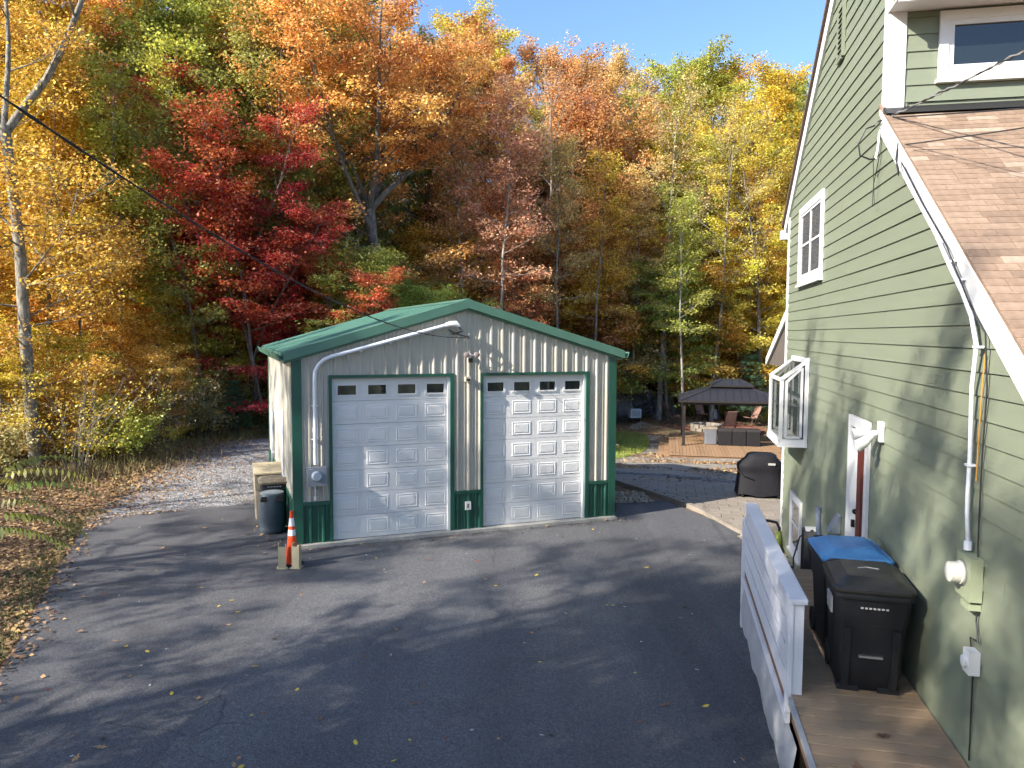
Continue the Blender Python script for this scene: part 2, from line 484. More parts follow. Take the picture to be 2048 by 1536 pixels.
while x < 1.0:
    for k in (0, 1):
        tt = patio_back(x) + .1 + k * .17 + rg.uniform(-.01, .01)
        wp = hw(x, tt)
        put('cobble', cm, patio, (x + 2.2 + .1 * k, tt - .5, tz(wp.x, wp.y) + .02), (0, 0, rg.uniform(-.2, .2)))
    x += .205
# ------------------------------------------------------------------ the garage
W, He, Hr, Hw_, D1, DW, D2, DH, L = 6.38, 3.52, 4.45, .79, .657, 2.204, 3.52, 2.96, 7.1
Z0 = .07
barn = thing('metal_garage', 'tan and green metal garage with two white overhead doors', 'garage', (BX, BY, 0), BA)
def ribbed(length, z0, z1fn, step=.2286, depth=.026):
    """profile of ribbed sheet as (s, d) pairs with top height per s"""
    prof = []
    s = 0.0
    while s < length:
        for o, d in ((0, 0), (.018, depth), (.046, depth), (.064, 0), (.105, 0), (.111, .006), (.121, .006), (.127, 0), (.165, 0), (.171, .006), (.181, .006), (.187, 0)):
            if s + o < length: prof.append((s + o, d))
        s += step
    prof.append((length, 0))
    return prof
def sheet_wall(name, mat, u0, u1, z0, z1, place, parent, top=None):
    """ribbed metal cladding between u0 and u1; place(s, d, z) -> xyz"""
    pr = [(s, d) for s, d in ribbed(9.0, 0, None)]
    pr = [(s - .0, d) for s, d in pr if u0 < s < u1]
    pr = [(u0, 0)] + pr + [(u1, 0)]
    vs = []; fs = []
    extra = [] 
    for s, d in pr:
        vs.append(place(s, d, z0)); vs.append(place(s, d, top(s) if top else z1))
    for i in range(len(pr) - 1): fs.append((2 * i, 2 * i + 2, 2 * i + 3, 2 * i + 1))
    return MB().add(vs, fs).build(name, mat, parent)
front = lambda s, d, z: (s, -d, z)
gab = lambda s: He - .02 + (.745 if False else (Hr - He - .14)) * (1 - abs(s - W / 2) / (W / 2))
core = MB(); core.prism([(.02, .13, .0), (W - .02, .13, 0), (W - .02, .13, He - .1), (W / 2, .13, Hr - .2), (.02, .13, He - .1)],
                        [(.02, L - .03, .0), (W - .02, L - .03, 0), (W - .02, L - .03, He - .1), (W / 2, L - .03, Hr - .2), (.02, L - .03, He - .1)])
core.build('wall', m_tan, barn)
dtop = Z0 + DH
def two(u0, u1, z0, z1, top=None, mat=m_tan, name='wall_cladding'): return sheet_wall(name, mat, u0, u1, z0, z1, front, barn, top)
two(.0, D1, Hw_, dtop); two(D1 + DW, D2, Hw_, dtop); two(D2 + DW, W, Hw_, dtop)
two(0, W / 2, dtop + .0, 0, gab); two(W / 2, W, dtop + .0, 0, gab)
two(.0, D1, .03, Hw_, mat=m_green, name='wainscot'); two(D1 + DW, D2, .03, Hw_, mat=m_green, name='wainscot'); two(D2 + DW, W, .03, Hw_, mat=m_green, name='wainscot')
left = lambda s, d, z: (-d, L - s, z)
sheet_wall('wall_cladding', m_tan, 0, L, Hw_, He - .02, left, barn); sheet_wall('wainscot', m_green, 0, L, .03, Hw_, left, barn)
right = lambda s, d, z: (W + d, s, z)
sheet_wall('wall_cladding', m_tan, 0, L, Hw_, He - .02, right, barn); sheet_wall('wainscot', m_green, 0, L, .03, Hw_, right, barn)
back = lambda s, d, z: (W - s, L + d, z)
sheet_wall('wall_cladding', m_tan, 0, W, .03, He - .02, back, barn, gab)
# trims
for u in (0, W):
    sg = -1 if u == 0 else 1
    b = MB(); b.box(*sorted((u + sg * .034, u - sg * .13)), -.036, -.026, .03, He); b.box(*sorted((u + sg * .024, u + sg * .034)), -.026, .13, .03, He)
    b.build('corner_trim', m_green, barn)
    MB().box(*sorted((u + sg * .034, u + sg * .022)), L - .12, L + .03, .03, He).build('corner_trim', m_green, barn)
for u0, u1 in ((.13, D1 - .07), (D1 + DW + .09, D2 - .05), (D2 + DW + .09, W - .13)):
    MB().box(u0, u1, -.034, -.023, Hw_ - .03, Hw_ + .035).build('wainscot_cap', m_green, barn)
MB().box(-.036, -.024, .13, L - .1, Hw_ - .03, Hw_ + .03).build('wainscot_cap', m_green, barn)
for d in (D1, D2):
    b = MB()
    b.box(d - .055, d, -.034, .09, Z0, dtop + .055); b.box(d + DW, d + DW + .075, -.034, .09, Z0, dtop + .055)
    b.box(d, d + DW, -.034, .09, dtop, dtop + .055)
    b.build('door_trim', m_green, barn)
    MB().box(d + DW - .045, d + DW, .0, .075, Z0, dtop).build('door_stop', m_door, barn)
# concrete sill
MB().box(-.02, W + .02, -.14, .12, -.05, .068).build('concrete_sill', m_conc, barn)
# overhead doors
rp = {}
def raised_panel(wd, ht):
    if (wd, ht) in rp: return rp[(wd, ht)]
    def ring(ins, y): return [(-wd / 2 + ins, y, -ht / 2 + ins), (wd / 2 - ins, y, -ht / 2 + ins), (wd / 2 - ins, y, ht / 2 - ins), (-wd / 2 + ins, y, ht / 2 - ins)]
    me = MB().loft([ring(0, .004), ring(.010, -.006), ring(.020, -.006), ring(.032, -.001), ring(.058, -.008)], False, True).mesh('raised_panel')
    me.materials.append(m_door); rp[(wd, ht)] = me
    return me
sec = DH / 7
for d in (D1, D2):
    gd = put('garage_door', None, barn, (d, .06, Z0)); gd.empty_display_size = .1
    for k in range(7):
        MB().box(.0, DW - .0, .002, .05, k * sec + .004, (k + 1) * sec - .002).build('door_section', m_door, gd)
        for c in range(4):
            cx = DW * (c + .5) / 4 + (.0)
            if k < 6:
                put('raised_panel', raised_panel(.40, .265), gd, (cx, 0, (k + .5) * sec))
            else:
                fr = MB()
                for a in ((-.205, -.165, -.115, .115), (.165, .205, -.115, .115), (-.165, .165, -.115, -.085), (-.165, .165, .085, .115)):
                    fr.box(cx + a[0], cx + a[1], -.014, .006, (k + .47) * sec + a[2], (k + .47) * sec + a[3])
                fr.build('window_frame', m_door, gd)
                MB().box(cx - .17, cx + .17, -.004, .004, (k + .47) * sec - .09, (k + .47) * sec + .09).build('pane', m_glassd, gd)
    MB().box(0, DW, -.004, .03, -.02, .004).build('bottom_seal', m_black, gd)
# roof: ribbed sheets, rake trim, eave trim, gutters
ov = .16; sl = (Hr - He) / (W / 2)
roof = put('roof', None, barn); roof.empty_display_size = .1
for sg in (-1, 1):
    vs = []; fs = []
    pr = [(s - .1, d * 1.1) for s, d in ribbed(L + .2, 0, None)]
    e = W / 2 + ov
    for s, d in pr:
        vs.append((W / 2, s, Hr + .0 + d)); vs.append((W / 2 + sg * e, s, Hr - sl * e + d))
    for i in range(len(pr) - 1):
        q = (2 * i, 2 * i + 1, 2 * i + 3, 2 * i + 2); fs.append(q if sg < 0 else q[::-1])
    MB().add(vs, fs).build('roof_sheet', m_roofgreen, roof)
    # rake trim: face board with a bent lip
    b = MB()
    p0 = (W / 2, Hr + .035); p1 = (W / 2 + sg * e, Hr - sl * e + .035)
    for (dz0, dz1, y0, y1) in ((-.15, 0, -.13, -.115), (-.012, 0, -.115, .06), (-.21, -.165, -.05, -.036), (-.165, -.15, -.13, -.036)):
        b.hexa([(p0[0], y0, p0[1] + dz0), (p1[0], y0, p1[1] + dz0), (p1[0], y1, p1[1] + dz0), (p0[0], y1, p0[1] + dz0),
                (p0[0], y0, p0[1] + dz1), (p1[0], y0, p1[1] + dz1), (p1[0], y1, p1[1] + dz1), (p0[0], y1, p0[1] + dz1)])
    b.build('rake_trim', m_roofgreen, roof)
    ez = Hr - sl * e
    gx = W / 2 + sg * (e + .0)
    g = MB()
    prof = [(0, .0), (0, -.11), (.075, -.125), (.11, -.03), (.12, 0), (.105, 0), (.095, -.03), (.068, -.11), (.012, -.10), (.012, 0)]
    g.prism([(gx + sg * a, -.13, ez + c) for a, c in prof], [(gx + sg * a, L + .1, ez + c) for a, c in prof])
    g.build('gutter', m_roofgreen, roof)
    MB().box(*sorted((gx, W / 2 + sg * (W / 2 + .0))), -.1, L + .05, ez - .045, ez - .03).build('soffit', m_green, roof)
MB().prism([(W / 2 - .16, -.11, Hr - .01), (W / 2, -.11, Hr + .05), (W / 2 + .16, -.11, Hr - .01)], [(W / 2 - .16, L + .1, Hr - .01), (W / 2, L + .1, Hr + .05), (W / 2 + .16, L + .1, Hr - .01)]).build('ridge_cap', m_roofgreen, roof)

# things fixed to the garage
def on_barn(name, label, cat): return thing(name, label, cat, (BX, BY, 0), BA)
c = on_barn('conduit', 'white conduit bent up along the garage gable to a service head', 'conduit')
pts = [(.35, -.075, 1.50), (.35, -.075, 3.02), (.36, -.08, 3.16), (.42, -.085, 3.28), (.52, -.09, 3.37), (.64, -.095, 3.42), (1.2, -.10, 3.57), (2.78, -.13, 4.0)]
MB().tube(pts, .034, 10).build('pipe', m_pvc, c, smooth=True, auto=50)
for z in (1.95, 2.55): MB().box(.29, .41, -.06, -.02, z - .012, z + .012).build('strap', m_pvc, c)
for k in (.25, .5, .78):
    u = .64 + (2.78 - .64) * k; z = 3.42 + (4.0 - 3.42) * k
    MB().box(u - .02, u + .02, -.09, -.02, z - .06, z - .0).build('strap', m_pvc, c)
MB().tube([(.35, -.075, 2.08), (.35, -.075, 2.16)], .041, 10).build('coupling', m_pvc, c, smooth=True, auto=50)
MB().tube([(2.74, -.13, 3.99), (2.82, -.14, 4.012), (2.93, -.16, 4.02), (3.0, -.18, 3.97)], [.045, .055, .062, .03], 10).build('service_head', m_whitetrim, c, smooth=True, auto=50)
for k, (dx, r_) in enumerate(((0, .008), (.03, .008), (-.03, .007))):
    MB().tube([(2.97, -.18, 3.98), (3.03 + dx, -.22, 3.88), (2.85 + dx, -.2, 3.82), (2.78, -.16, 3.92), (2.9 + dx, -.2, 3.84), (3.1, -.25 - dx, 3.78), (3.16, -.27, 3.77 + dx)], r_, 5).build('lead_wire', m_cable, c)
e = on_barn('electric_meter', 'grey electric meter on the garage front under the white conduit', 'meter')
b = MB(); b.box(.2, .53, -.14, -.02, 1.12, 1.46); b.build('box', m_grayplastic, e)
MB().lathe([(.088, 0), (.092, .02), (.085, .03), (.085, .09), (.07, .11)], 20, (.36, -.14, 1.31), 'y').build('meter_glass', M('meter_dial', (.36, .40, .46), .15, .1), e, smooth=True, auto=40)
MB().box(.22, .3, -.143, -.139, 1.43, 1.44).build('sticker', m_whitetrim, e)
MB().tube([(.34, -.06, 1.12), (.34, -.06, .86)], .018, 8).build('ground_pipe', m_pvc, e)
b = MB(); b.box(.29, .39, -.075, -.03, .93, 1.06); b.build('ground_box', M('old_box', (.26, .25, .22), .6, .2), e)
f = on_barn('floodlight', 'small floodlight with sensor high between the two garage doors', 'floodlight')
MB().lathe([(.05, 0), (.05, .03), (.03, .04)], 12, (3.23, -.02, 3.42), 'y').build('base', m_whitetrim, f)
for s_ in (-1, 1):
    MB().tube([(3.23, -.06, 3.42), (3.23 + s_ * .09, -.14, 3.44)], .012, 6).build('arm', m_chrome, f)
    MB().lathe([(.02, -.05), (.045, -.02), (.055, .05), (.045, .055)], 14, (3.23 + s_ * .1, -.16, 3.44), 'y').build('lamp_head', M('lamp_housing', (.30, .24, .22), .4, .1), f, smooth=True, auto=40)
MB().box(3.2, 3.27, -.13, -.06, 3.29, 3.37).build('sensor', m_black, f)
f = on_barn('security_camera', 'small boxy camera on the garage wall below the floodlight', 'camera')
b = MB(); b.box(3.14, 3.25, -.10, -.02, 2.93, 3.02); b.build('body', M('camera_body', (.42, .38, .30), .5, .1), f)
MB().box(3.16, 3.23, -.105, -.1, 2.945, 2.985).build('lens', m_black, f)
f = on_barn('wall_outlet', 'white weatherproof outlet cover on the green wainscot between doors', 'outlet')
MB().box(3.15, 3.26, -.06, -.03, .45, .61).build('cover', m_whitetrim, f)
MB().box(3.185, 3.215, -.064, -.06, .49, .57).build('switch', M('outlet_brown', (.12, .07, .05), .5), f)
f = on_barn('hose_tap', 'small brass tap on the right corner of the garage', 'tap')
MB().tube([(W + .03, -.02, 1.55), (W + .09, -.03, 1.55), (W + .1, -.03, 1.51)], .018, 6).build('spout', M('brass', (.5, .4, .25), .35, .1, metal=.7), f)
for v, z0, z1, nm in ((5.2, .75, 1.95, 'thin white pipe on the far part of the garage side wall'), (1.9, .75, 2.3, 'thin white pipe on the near part of the garage side wall')):
    f = on_barn('side_pipe', nm, 'pipe')
    MB().tube([(-.06, v, z0), (-.06, v, z1)], .03, 8).build('pipe', m_pvc, f, smooth=True)
    MB().box(-.07, -.02, v - .05, v + .05, z0 + .2, z0 + .23).build('strap', m_pvc, f)
# ------------------------------------------------------------------ the green house (x = into the house, y = away from the camera along the gable wall)
house = thing('green_house', 'sage green clapboard house with white trim and brown shingle roof', 'house', (HX, HY, 0), -HA)
SP = .163; ZB = .011
RS = .705                                   # roof pitch
def zfront(t): return 6.12 + RS * (t + 6.1)
def zback(t): return 8.37 - .69 * (t + 3.29)
TR = -3.6; ZR = 8.58
TF = -10.9
wall = MB()
outl = [(0, -.3), (TF, -.3), (TF, zfront(TF) - .25), (-6.2, zfront(-6.2) - .22), (-6.17, 7.40), (TR, ZR - .1), (0, zback(0) - .12)]
wall.prism([(.0, t, z) for t, z in outl], [(.16, t, z) for t, z in outl])
gw = wall.build('wall', m_siding, house)
# other walls of the house body
b = MB(); b.box(.16, 9, -.14, 0, -.3, 6.0); b.box(8.85, 9, TF + .05, -.2, -.3, 6.0); b.box(.16, 9, TF, TF + .15, -.3, zfront(TF) - .3)
b.build('rear_wall', m_siding, house)
def trange(z):
    """t limits of the gable wall at height z"""
    hi = min(0.0, (8.37 - z) / .69 - 3.29 - .02)
    if z < zfront(-6.2) - .12: lo = max(TF, (z - 6.12) / RS - 6.1 + .12)
    else:
        lo = -6.17 if z < 7.38 else -6.17 + (z - 7.38) * 2.3
    return lo, hi
sb = random.Random(21)
k = 0
while True:
    z0 = ZB + k * SP; z1 = z0 + SP + .012
    k += 1
    if z0 > ZR - .25: break
    lo0, hi0 = trange(z0); lo1, hi1 = trange(min(z1, ZR - .02))
    if hi0 - lo0 < .1: continue
    if hi1 < lo1: hi1 = lo1 + .01
    cuts = [c_ for c_ in (-.9 - (k * 1.37 % 3.6), -4.5 - (k * 1.37 % 3.6), -8.1 - (k * 1.37 % 3.6)) if max(lo0, lo1) + .3 < c_ < min(hi0, hi1) - .3]
    ends = [None] + sorted(cuts) + [None]
    for e0, e1 in zip(ends, ends[1:]):        # boards butted end to end
        a0_, b0_ = (lo0, lo1) if e0 is None else (e0 + .0015, e0 + .0015)
        a1_, b1_ = (hi0, hi1) if e1 is None else (e1 - .0015, e1 - .0015)
        pz = sb.uniform(-.0015, .0015)
        MB().hexa([(-.021 + pz, a0_, z0 + pz), (-.021 + pz, a1_, z0 + pz), (.0, a1_, z0), (.0, a0_, z0), (-.006, b0_, z1), (-.006, b1_, z1), (.0, b1_, z1), (.0, b0_, z1)]).build('siding_board', m_siding, gw)
# corner board, rakes
MB().box(-.032, .0, -.10, .0, .05, 5.98).build('corner_board', m_whitetrim, house)
MB().box(-.032, .14, .0, .025, .05, 5.98).build('corner_board', m_whitetrim, house)
def slant(x0, x1, t0, z0, t1, z1, h):
    return MB().hexa([(x0, t0, z0 - h), (x1, t0, z0 - h), (x1, t1, z1 - h), (x0, t1, z1 - h), (x0, t0, z0), (x1, t0, z0), (x1, t1, z1), (x0, t1, z1)])
slant(-.05, .02, TR, ZR + .02, .36, zback(.36) + .02, .25).build('rake_board', m_whitetrim, house)
slant(-.05, .02, TF - .3, zfront(TF - .3), -6.1, 6.12, .262).build('rake_board', m_whitetrim, house)
slant(-.075, .02, TF - .3, zfront(TF - .3) + .0, -6.1, 6.12, .05).build('rake_moulding', m_whitetrim, house)
slant(-.05, .02, -6.55, 7.36, TR, ZR + .02, .2).build('rake_board', m_whitetrim, house)
MB().box(-.12, .3, .24, .40, zback(.36) - .26, zback(.36) - .10).build('eave_return', m_whitetrim, house)
# back roof and dormer roof
rb = put('rear_roof', None, house); rb.empty_display_size = .1
slant(-.09, 9.1, TR, ZR + .10, .42, zback(.42) + .08, .07).build('roof_deck', M('dark_shingle', (.10, .065, .05), .9, .2, 20), rb)
slant(-.09, 9.1, -6.66, 7.40, TR, ZR + .10, .07).build('dormer_roof', m_shingle[2], rb)
# front roof: shingles one by one where they can be told apart, a plain slope beyond
fr = put('front_roof', None, house); fr.empty_display_size = .1
slant(-.06, 9.1, TF - .45, zfront(TF - .45) + .022, -6.02, zfront(-6.02) + .022, .05).build('roof_deck', m_shingle[2], fr)
MB().prism([(-.06, -6.19, 6.05), (-.06, -6.19, 6.12), (-.06, -6.34, 6.02)], [(9, -6.19, 6.05), (9, -6.19, 6.12), (9, -6.34, 6.02)]).build('flashing', m_cable, fr)
sm = {}
rg = random.Random(5)
ang = math.atan(RS); ex = .098
smeshes = []
for mi in range(4):
    for wi, wd in enumerate((.14, .2, .26)):
        me = MB().hexa([(0, -.14, -.001), (wd - .004, -.14, -.001), (wd - .004, 0, .0), (0, 0, 0), (0, -.14, .010), (wd - .004, -.14, .010), (wd - .004, 0, .005), (0, 0, .005)]).mesh('shingle')
        me.materials.append(m_shingle[mi]); smeshes.append((me, wd))
course = 0; count = 0; stuff = {0: MB(), 1: MB(), 2: MB(), 3: MB()}
while True:
    s = .14 + course * ex + .06          # down the slope from the dormer foot
    t = -6.15 - s * math.cos(ang)
    if t < TF - .4: break
    x = -.065 - rg.uniform(0, .0)
    first = True
    while x < 3.2:
        mi = rg.choices((0, 1, 2, 3), (4, 4, 3, 2))[0]; wi = rg.randrange(3)
        me, wd = smeshes[mi * 3 + wi]
        lim = max(.25, 1.45 * (t + 9.6) / 3.3 + .15) if t > -9.7 else -1
        z = zfront(t) + .026 + .006
        if x < lim and count < 298:
            put('shingle', me, fr, (x, t, z), (ang, 0, 0)); count += 1
        else:
            mt_ = Matrix.Translation((x, t, z)) @ Matrix.Rotation(ang, 4, 'X')
            stuff[mi].add([mt_ @ v.co for v in me.vertices], [tuple(p.vertices) for p in me.polygons])
        x += wd
    course += 1
for mi, mb in stuff.items():
    mb.build('shingle_field', m_shingle[mi], fr, kind='stuff')
# dormer face
TD = -6.18
dw = MB().box(.0, 9, TD, TD + .12, 6.0, 7.35).build('dormer_wall', m_siding, house)
for k in range(9):
    z0 = 6.155 + (k - 0) * SP
    if z0 > 7.1: break
    z1 = z0 + SP + .012
    MB().hexa([(.1, TD - .021, z0), (9, TD - .021, z0), (9, TD, z0), (.1, TD, z0), (.1, TD - .006, z1), (9, TD - .006, z1), (9, TD, z1), (.1, TD, z1)]).build('siding_board', m_siding, dw)
MB().box(-.036, .125, TD - .032, TD, 6.08, 7.1).build('corner_board', m_whitetrim, house)
MB().box(-.036, .0, TD, TD + .16, 6.0, 7.42).build('corner_board', m_whitetrim, house)
MB().box(-.05, 9, TD - .40, TD - .37, 6.985, 7.36).build('fascia', m_whitetrim, house)
MB().box(-.05, 9, TD - .37, TD - .0, 7.03, 7.05).build('soffit', m_whitetrim, house)

def window_on(parent, name, place, a0, a1, z0, z1, trim=.09, grid=None, gl=m_glassd, sash=.05, proud=.035, curtain=None):
    """place(a, out, z) -> local xyz. frame, sill, sash, pane and glazing bars"""
    w_ = put(name, None, parent); w_.empty_display_size = .1
    def bx(mb, a, b2, o0, o1, c, d):
        mb.hexa([place(a, o0, c), place(b2, o0, c), place(b2, o1, c), place(a, o1, c), place(a, o0, d), place(b2, o0, d), place(b2, o1, d), place(a, o1, d)])
    f = MB(); bx(f, a0, a0 + trim, 0, proud, z0, z1); bx(f, a1 - trim, a1, 0, proud, z0, z1); bx(f, a0 + trim, a1 - trim, 0, proud, z1 - trim, z1); bx(f, a0 + trim, a1 - trim, 0, proud, z0, z0 + trim)
    f.build('frame', m_whitetrim, w_)
    s_ = MB(); bx(s_, a0 - .02, a1 + .02, 0, proud + .025, z0 - .035, z0 - .001); s_.build('sill', m_whitetrim, w_)
    i0, i1, j0, j1 = a0 + trim, a1 - trim, z0 + trim, z1 - trim
    if sash:
        f = MB(); p2 = proud - .012
        bx(f, i0, i0 + sash, 0, p2, j0, j1); bx(f, i1 - sash, i1, 0, p2, j0, j1); bx(f, i0 + sash, i1 - sash, 0, p2, j1 - sash, j1); bx(f, i0 + sash, i1 - sash, 0, p2, j0, j0 + sash)
        f.build('sash', m_whitetrim, w_)
        i0 += sash; i1 -= sash; j0 += sash; j1 -= sash
    g_ = MB(); bx(g_, i0, i1, .002, .010, j0, j1); g_.build('pane', gl, w_)
    if grid:
        for k in range(1, grid[0]):
            a = i0 + (i1 - i0) * k / grid[0]; q = MB(); bx(q, a - .016, a + .016, .010, .022, j0, j1); q.build('glazing_bar', m_whitetrim, w_)
        for k in range(1, grid[1]):
            a = j0 + (j1 - j0) * k / grid[1]; q = MB(); bx(q, i0, i1, .010, .021, a - .016, a + .016); q.build('glazing_bar', m_whitetrim, w_)
    return w_
on_gable = lambda a, o, z: (-o - .018, a, z)
on_dormer = lambda a, o, z: (a, TD - o - .018, z)
m_glasscurt = glass('curtained_glass', (.10, .11, .12))
window_on(house, 'dormer_window', on_dormer, .42, 1.32, 6.35, 7.0, .085)
window_on(house, 'gable_window', on_gable, -3.16, -1.25, 4.65, 5.88, .11, (2, 2), m_glasscurt, .04)
window_on(house, 'basement_window', on_gable, -2.15, -1.16, .26, 1.22, .09, (1, 2), m_glasscurt, .03)
# louvre vent near the ridge
lv = put('louvre_vent', None, house); lv.empty_display_size = .1
b = MB(); b.box(-.055, -.018, -4.13, -4.08, 7.35, 8.05); b.box(-.055, -.018, -3.83, -3.78, 7.35, 8.05); b.box(-.055, -.018, -4.08, -3.83, 7.33, 7.38); b.build('frame', m_siding, lv)
for k in range(10):
    z = 7.40 + k * .065
    MB().hexa([(-.05, -4.08, z), (-.05, -3.83, z), (-.02, -3.83, z + .03), (-.02, -4.08, z + .03), (-.05, -4.08, z + .015), (-.05, -3.83, z + .015), (-.02, -3.83, z + .045), (-.02, -4.08, z + .045)]).build('slat', m_siding, lv)
MB().box(-.03, -.022, -4.08, -3.83, 7.38, 8.02).build('backing', m_dark, lv)
# side door
dr = put('side_door', None, house); dr.empty_display_size = .1
dz0, dz1 = .87, 2.93
b = MB(); b.box(-.05, -.018, -6.02, -5.90, dz0, dz1); b.box(-.05, -.018, -5.26, -5.14, dz0, dz1); b.box(-.05, -.018, -5.90, -5.26, dz1 - .12, dz1); b.build('frame', m_whitetrim, dr)
MB().box(-.03, -.018, -5.90, -5.26, dz0, dz1 - .12).build('jamb_backing', m_dark, dr)
MB().box(-.075, -.03, -5.885, -5.72, dz0 + .02, dz1 - .14).build('leaf', m_red, dr)
MB().box(-.036, -.03, -5.72, -5.68, dz0 + .02, dz1 - .14).build('gap', m_black, dr)
b = MB(); b.box(-.065, -.03, -5.67, -5.28, dz0 + .02, dz1 - .14); b.build('storm_door', m_whitetrim, dr)
b = MB(); b.box(-.10, -.065, -5.66, -5.62, 1.72, 1.80); b.lathe([(.02, 0), (.03, .02), (.03, .04), (.0, .05)], 10, (-.07, -5.64, 1.9), 'y'); b.build('handle', m_black, dr)
# garden window: a glazed box with a sloping glass top
gwd = put('garden_window', None, house); gwd.empty_display_size = .1
a0, a1, zb, zt, zo, pj = -2.27, -1.0, 2.17, 3.44, 3.15, .39
F = .05
def fbar(p, q, nm='frame', w_=F): MB().bar(p, q, w_, w_).build(nm, m_whitetrim, gwd)
X0 = -.03
for a in (a0 + F / 2, a1 - F / 2):
    fbar((-pj, a, zb), (-pj, a, zo)); fbar((X0, a, zb), (X0, a, zt)); fbar((X0, a, zt), (-pj - .02, a, zo + .0)); fbar((X0, a, zb + .03), (-pj, a, zb + .03), w_=.06)
fbar((-pj, a0, zo), (-pj, a1, zo)); fbar((-pj, a0, zb + .03), (-pj, a1, zb + .03), w_=.06); fbar((-.05, a0, zt), (-.05, a1, zt))
MB().box(-pj - .04, -.02, a0 - .02, a1 + .02, zb - .06, zb - .001).build('base_board', m_whitetrim, gwd)
MB().box(-.05, -.019, a0 - .12, a0 - .0, zb - .05, zt + .05).build('frame', m_whitetrim, gwd)
MB().box(-.05, -.019, a1, a1 + .12, zb - .05, zt + .05).build('frame', m_whitetrim, gwd)
MB().box(-.05, -.019, a0, a1, zt + .01, zt + .05).build('frame', m_whitetrim, gwd)
for a in (a0 + .02, a1 - .02):
    MB().prism([(-pj, a, zb), (X0, a, zb), (X0, a, zt), (-pj, a, zo)], [(-pj, a + .006, zb), (X0, a + .006, zb), (X0, a + .006, zt), (-pj, a + .006, zo)]).build('pane', m_glassc, gwd)
    # inner sash of the side vent
    fbar((-pj + .07, a - .02, zb + .09), (-pj + .07, a - .02, zo - .02), 'vent_sash', .035); fbar((X0 - .07, a - .02, zb + .09), (X0 - .07, a - .02, zt - .10), 'vent_sash', .035)
    fbar((-pj + .07, a - .02, zb + .09), (X0 - .07, a - .02, zb + .09), 'vent_sash', .035); fbar((-pj + .07, a - .02, zo - .03), (X0 - .07, a - .02, zt - .10), 'vent_sash', .035)
MB().box(-pj - .003, -pj + .003, a0 + F, a1 - F, zb + .06, zo - .025).build('pane', m_glassc, gwd)
MB().hexa([(-pj, a0, zo + .01), (-pj, a1, zo + .01), (X0, a1, zt + .01), (X0, a0, zt + .01), (-pj, a0, zo + .016), (-pj, a1, zo + .016), (X0, a1, zt + .016), (X0, a0, zt + .016)]).build('pane', m_glassc, gwd)
MB().box(-pj + .04, -.03, a0 + .06, a1 - .06, 2.72, 2.735).build('shelf', glass('shelf_glass', (.2, .25, .24), .4), gwd)
MB().box(-.024, -.019, a0 + .05, a1 - .05, zb + .02, zt - .05).build('opening', M('room_dark', (.03, .04, .04), .8, .1), gwd)
b = MB(); b.box(-.045, -.025, -1.66, -1.60, zb, zt - .1); b.box(-.045, -.025, a0 + .1, a1 - .1, 2.78, 2.84); b.build('inner_frame', m_whitetrim, gwd)
# porch roof behind the house
pr_ = put('porch_roof', None, house); pr_.empty_display_size = .1
slant(.02, 6, .03, 4.33, 2.78, 3.35, .10).build('roof_deck', m_shingle[2], pr_)
slant(-.02, .02, .03, 4.33, 2.8, 3.34, .17).build('rake_board', m_whitetrim, pr_)
MB().prism([(.03, .04, 4.14), (.03, 2.74, 3.2), (.03, 2.6, 3.2), (.03, .04, 3.25)], [(.05, .04, 4.14), (.05, 2.74, 3.2), (.05, 2.6, 3.2), (.05, .04, 3.25)]).build('soffit_board', M('porch_dark', (.10, .085, .07), .8), pr_)
for y in (2.55,): MB().box(1.8, 1.95, y, y + .14, -.6, 3.25).build('post', m_whitetrim, pr_)

# fixtures on the house wall
def on_house(name, label, cat): return thing(name, label, cat, (HX, HY, 0), -HA)
f = on_house('wall_floodlight', 'white twin floodlight beside the top of the red side door', 'floodlight')
MB().box(-.06, -.02, -6.50, -6.40, 2.79, 2.99).build('base_plate', m_whitetrim, f)
for dt, dz in ((.10, -.02), (-.02, -.10)):
    MB().tube([(-.06, -6.45, 2.88), (-.14, -6.45 + dt * .5, 2.88 + dz * .4)], .018, 8).build('arm', m_whitetrim, f)
    MB().tube([(-.12, -6.45 + dt * .4, 2.89 + dz * .4), (-.2, -6.46 + dt, 2.88 + dz), (-.27, -6.47 + dt * 1.2, 2.86 + dz * 1.2), (-.28, -6.472 + dt * 1.2, 2.858 + dz * 1.2)], [.03, .055, .062, .05], 14).build('lamp_head', M('lamp_white', (.62, .62, .60), .3, .05), f, smooth=True, auto=40)
f = on_house('house_meter', 'sage green electric meter box with round glass on the house wall', 'meter')
MB().box(-.10, -.02, -8.97, -8.72, 2.04, 2.34).build('box', m_meter, f)
MB().tube([(-.099, -8.84, 2.21), (-.112, -8.84, 2.21)], .088, 22).build('collar', m_chrome, f)
for ob in list(f.children)[-1:]:
    pass
b = MB()
for k in range(2): pass
MB().tube([(-.10, -8.84, 2.21), (-.125, -8.84, 2.21), (-.127, -8.84, 2.21), (-.19, -8.84, 2.21), (-.20, -8.84, 2.21)], [.082, .082, .073, .071, .05], 22).build('meter_glass', M('meter_lens', (.55, .54, .47), .15, .1), f, smooth=True, auto=40)
MB().box(-.10, -.02, -8.96, -8.82, 1.98, 2.02).build('lug', m_meter, f)
f = on_house('service_conduit', 'white service conduit running down the house wall to the meter', 'conduit')
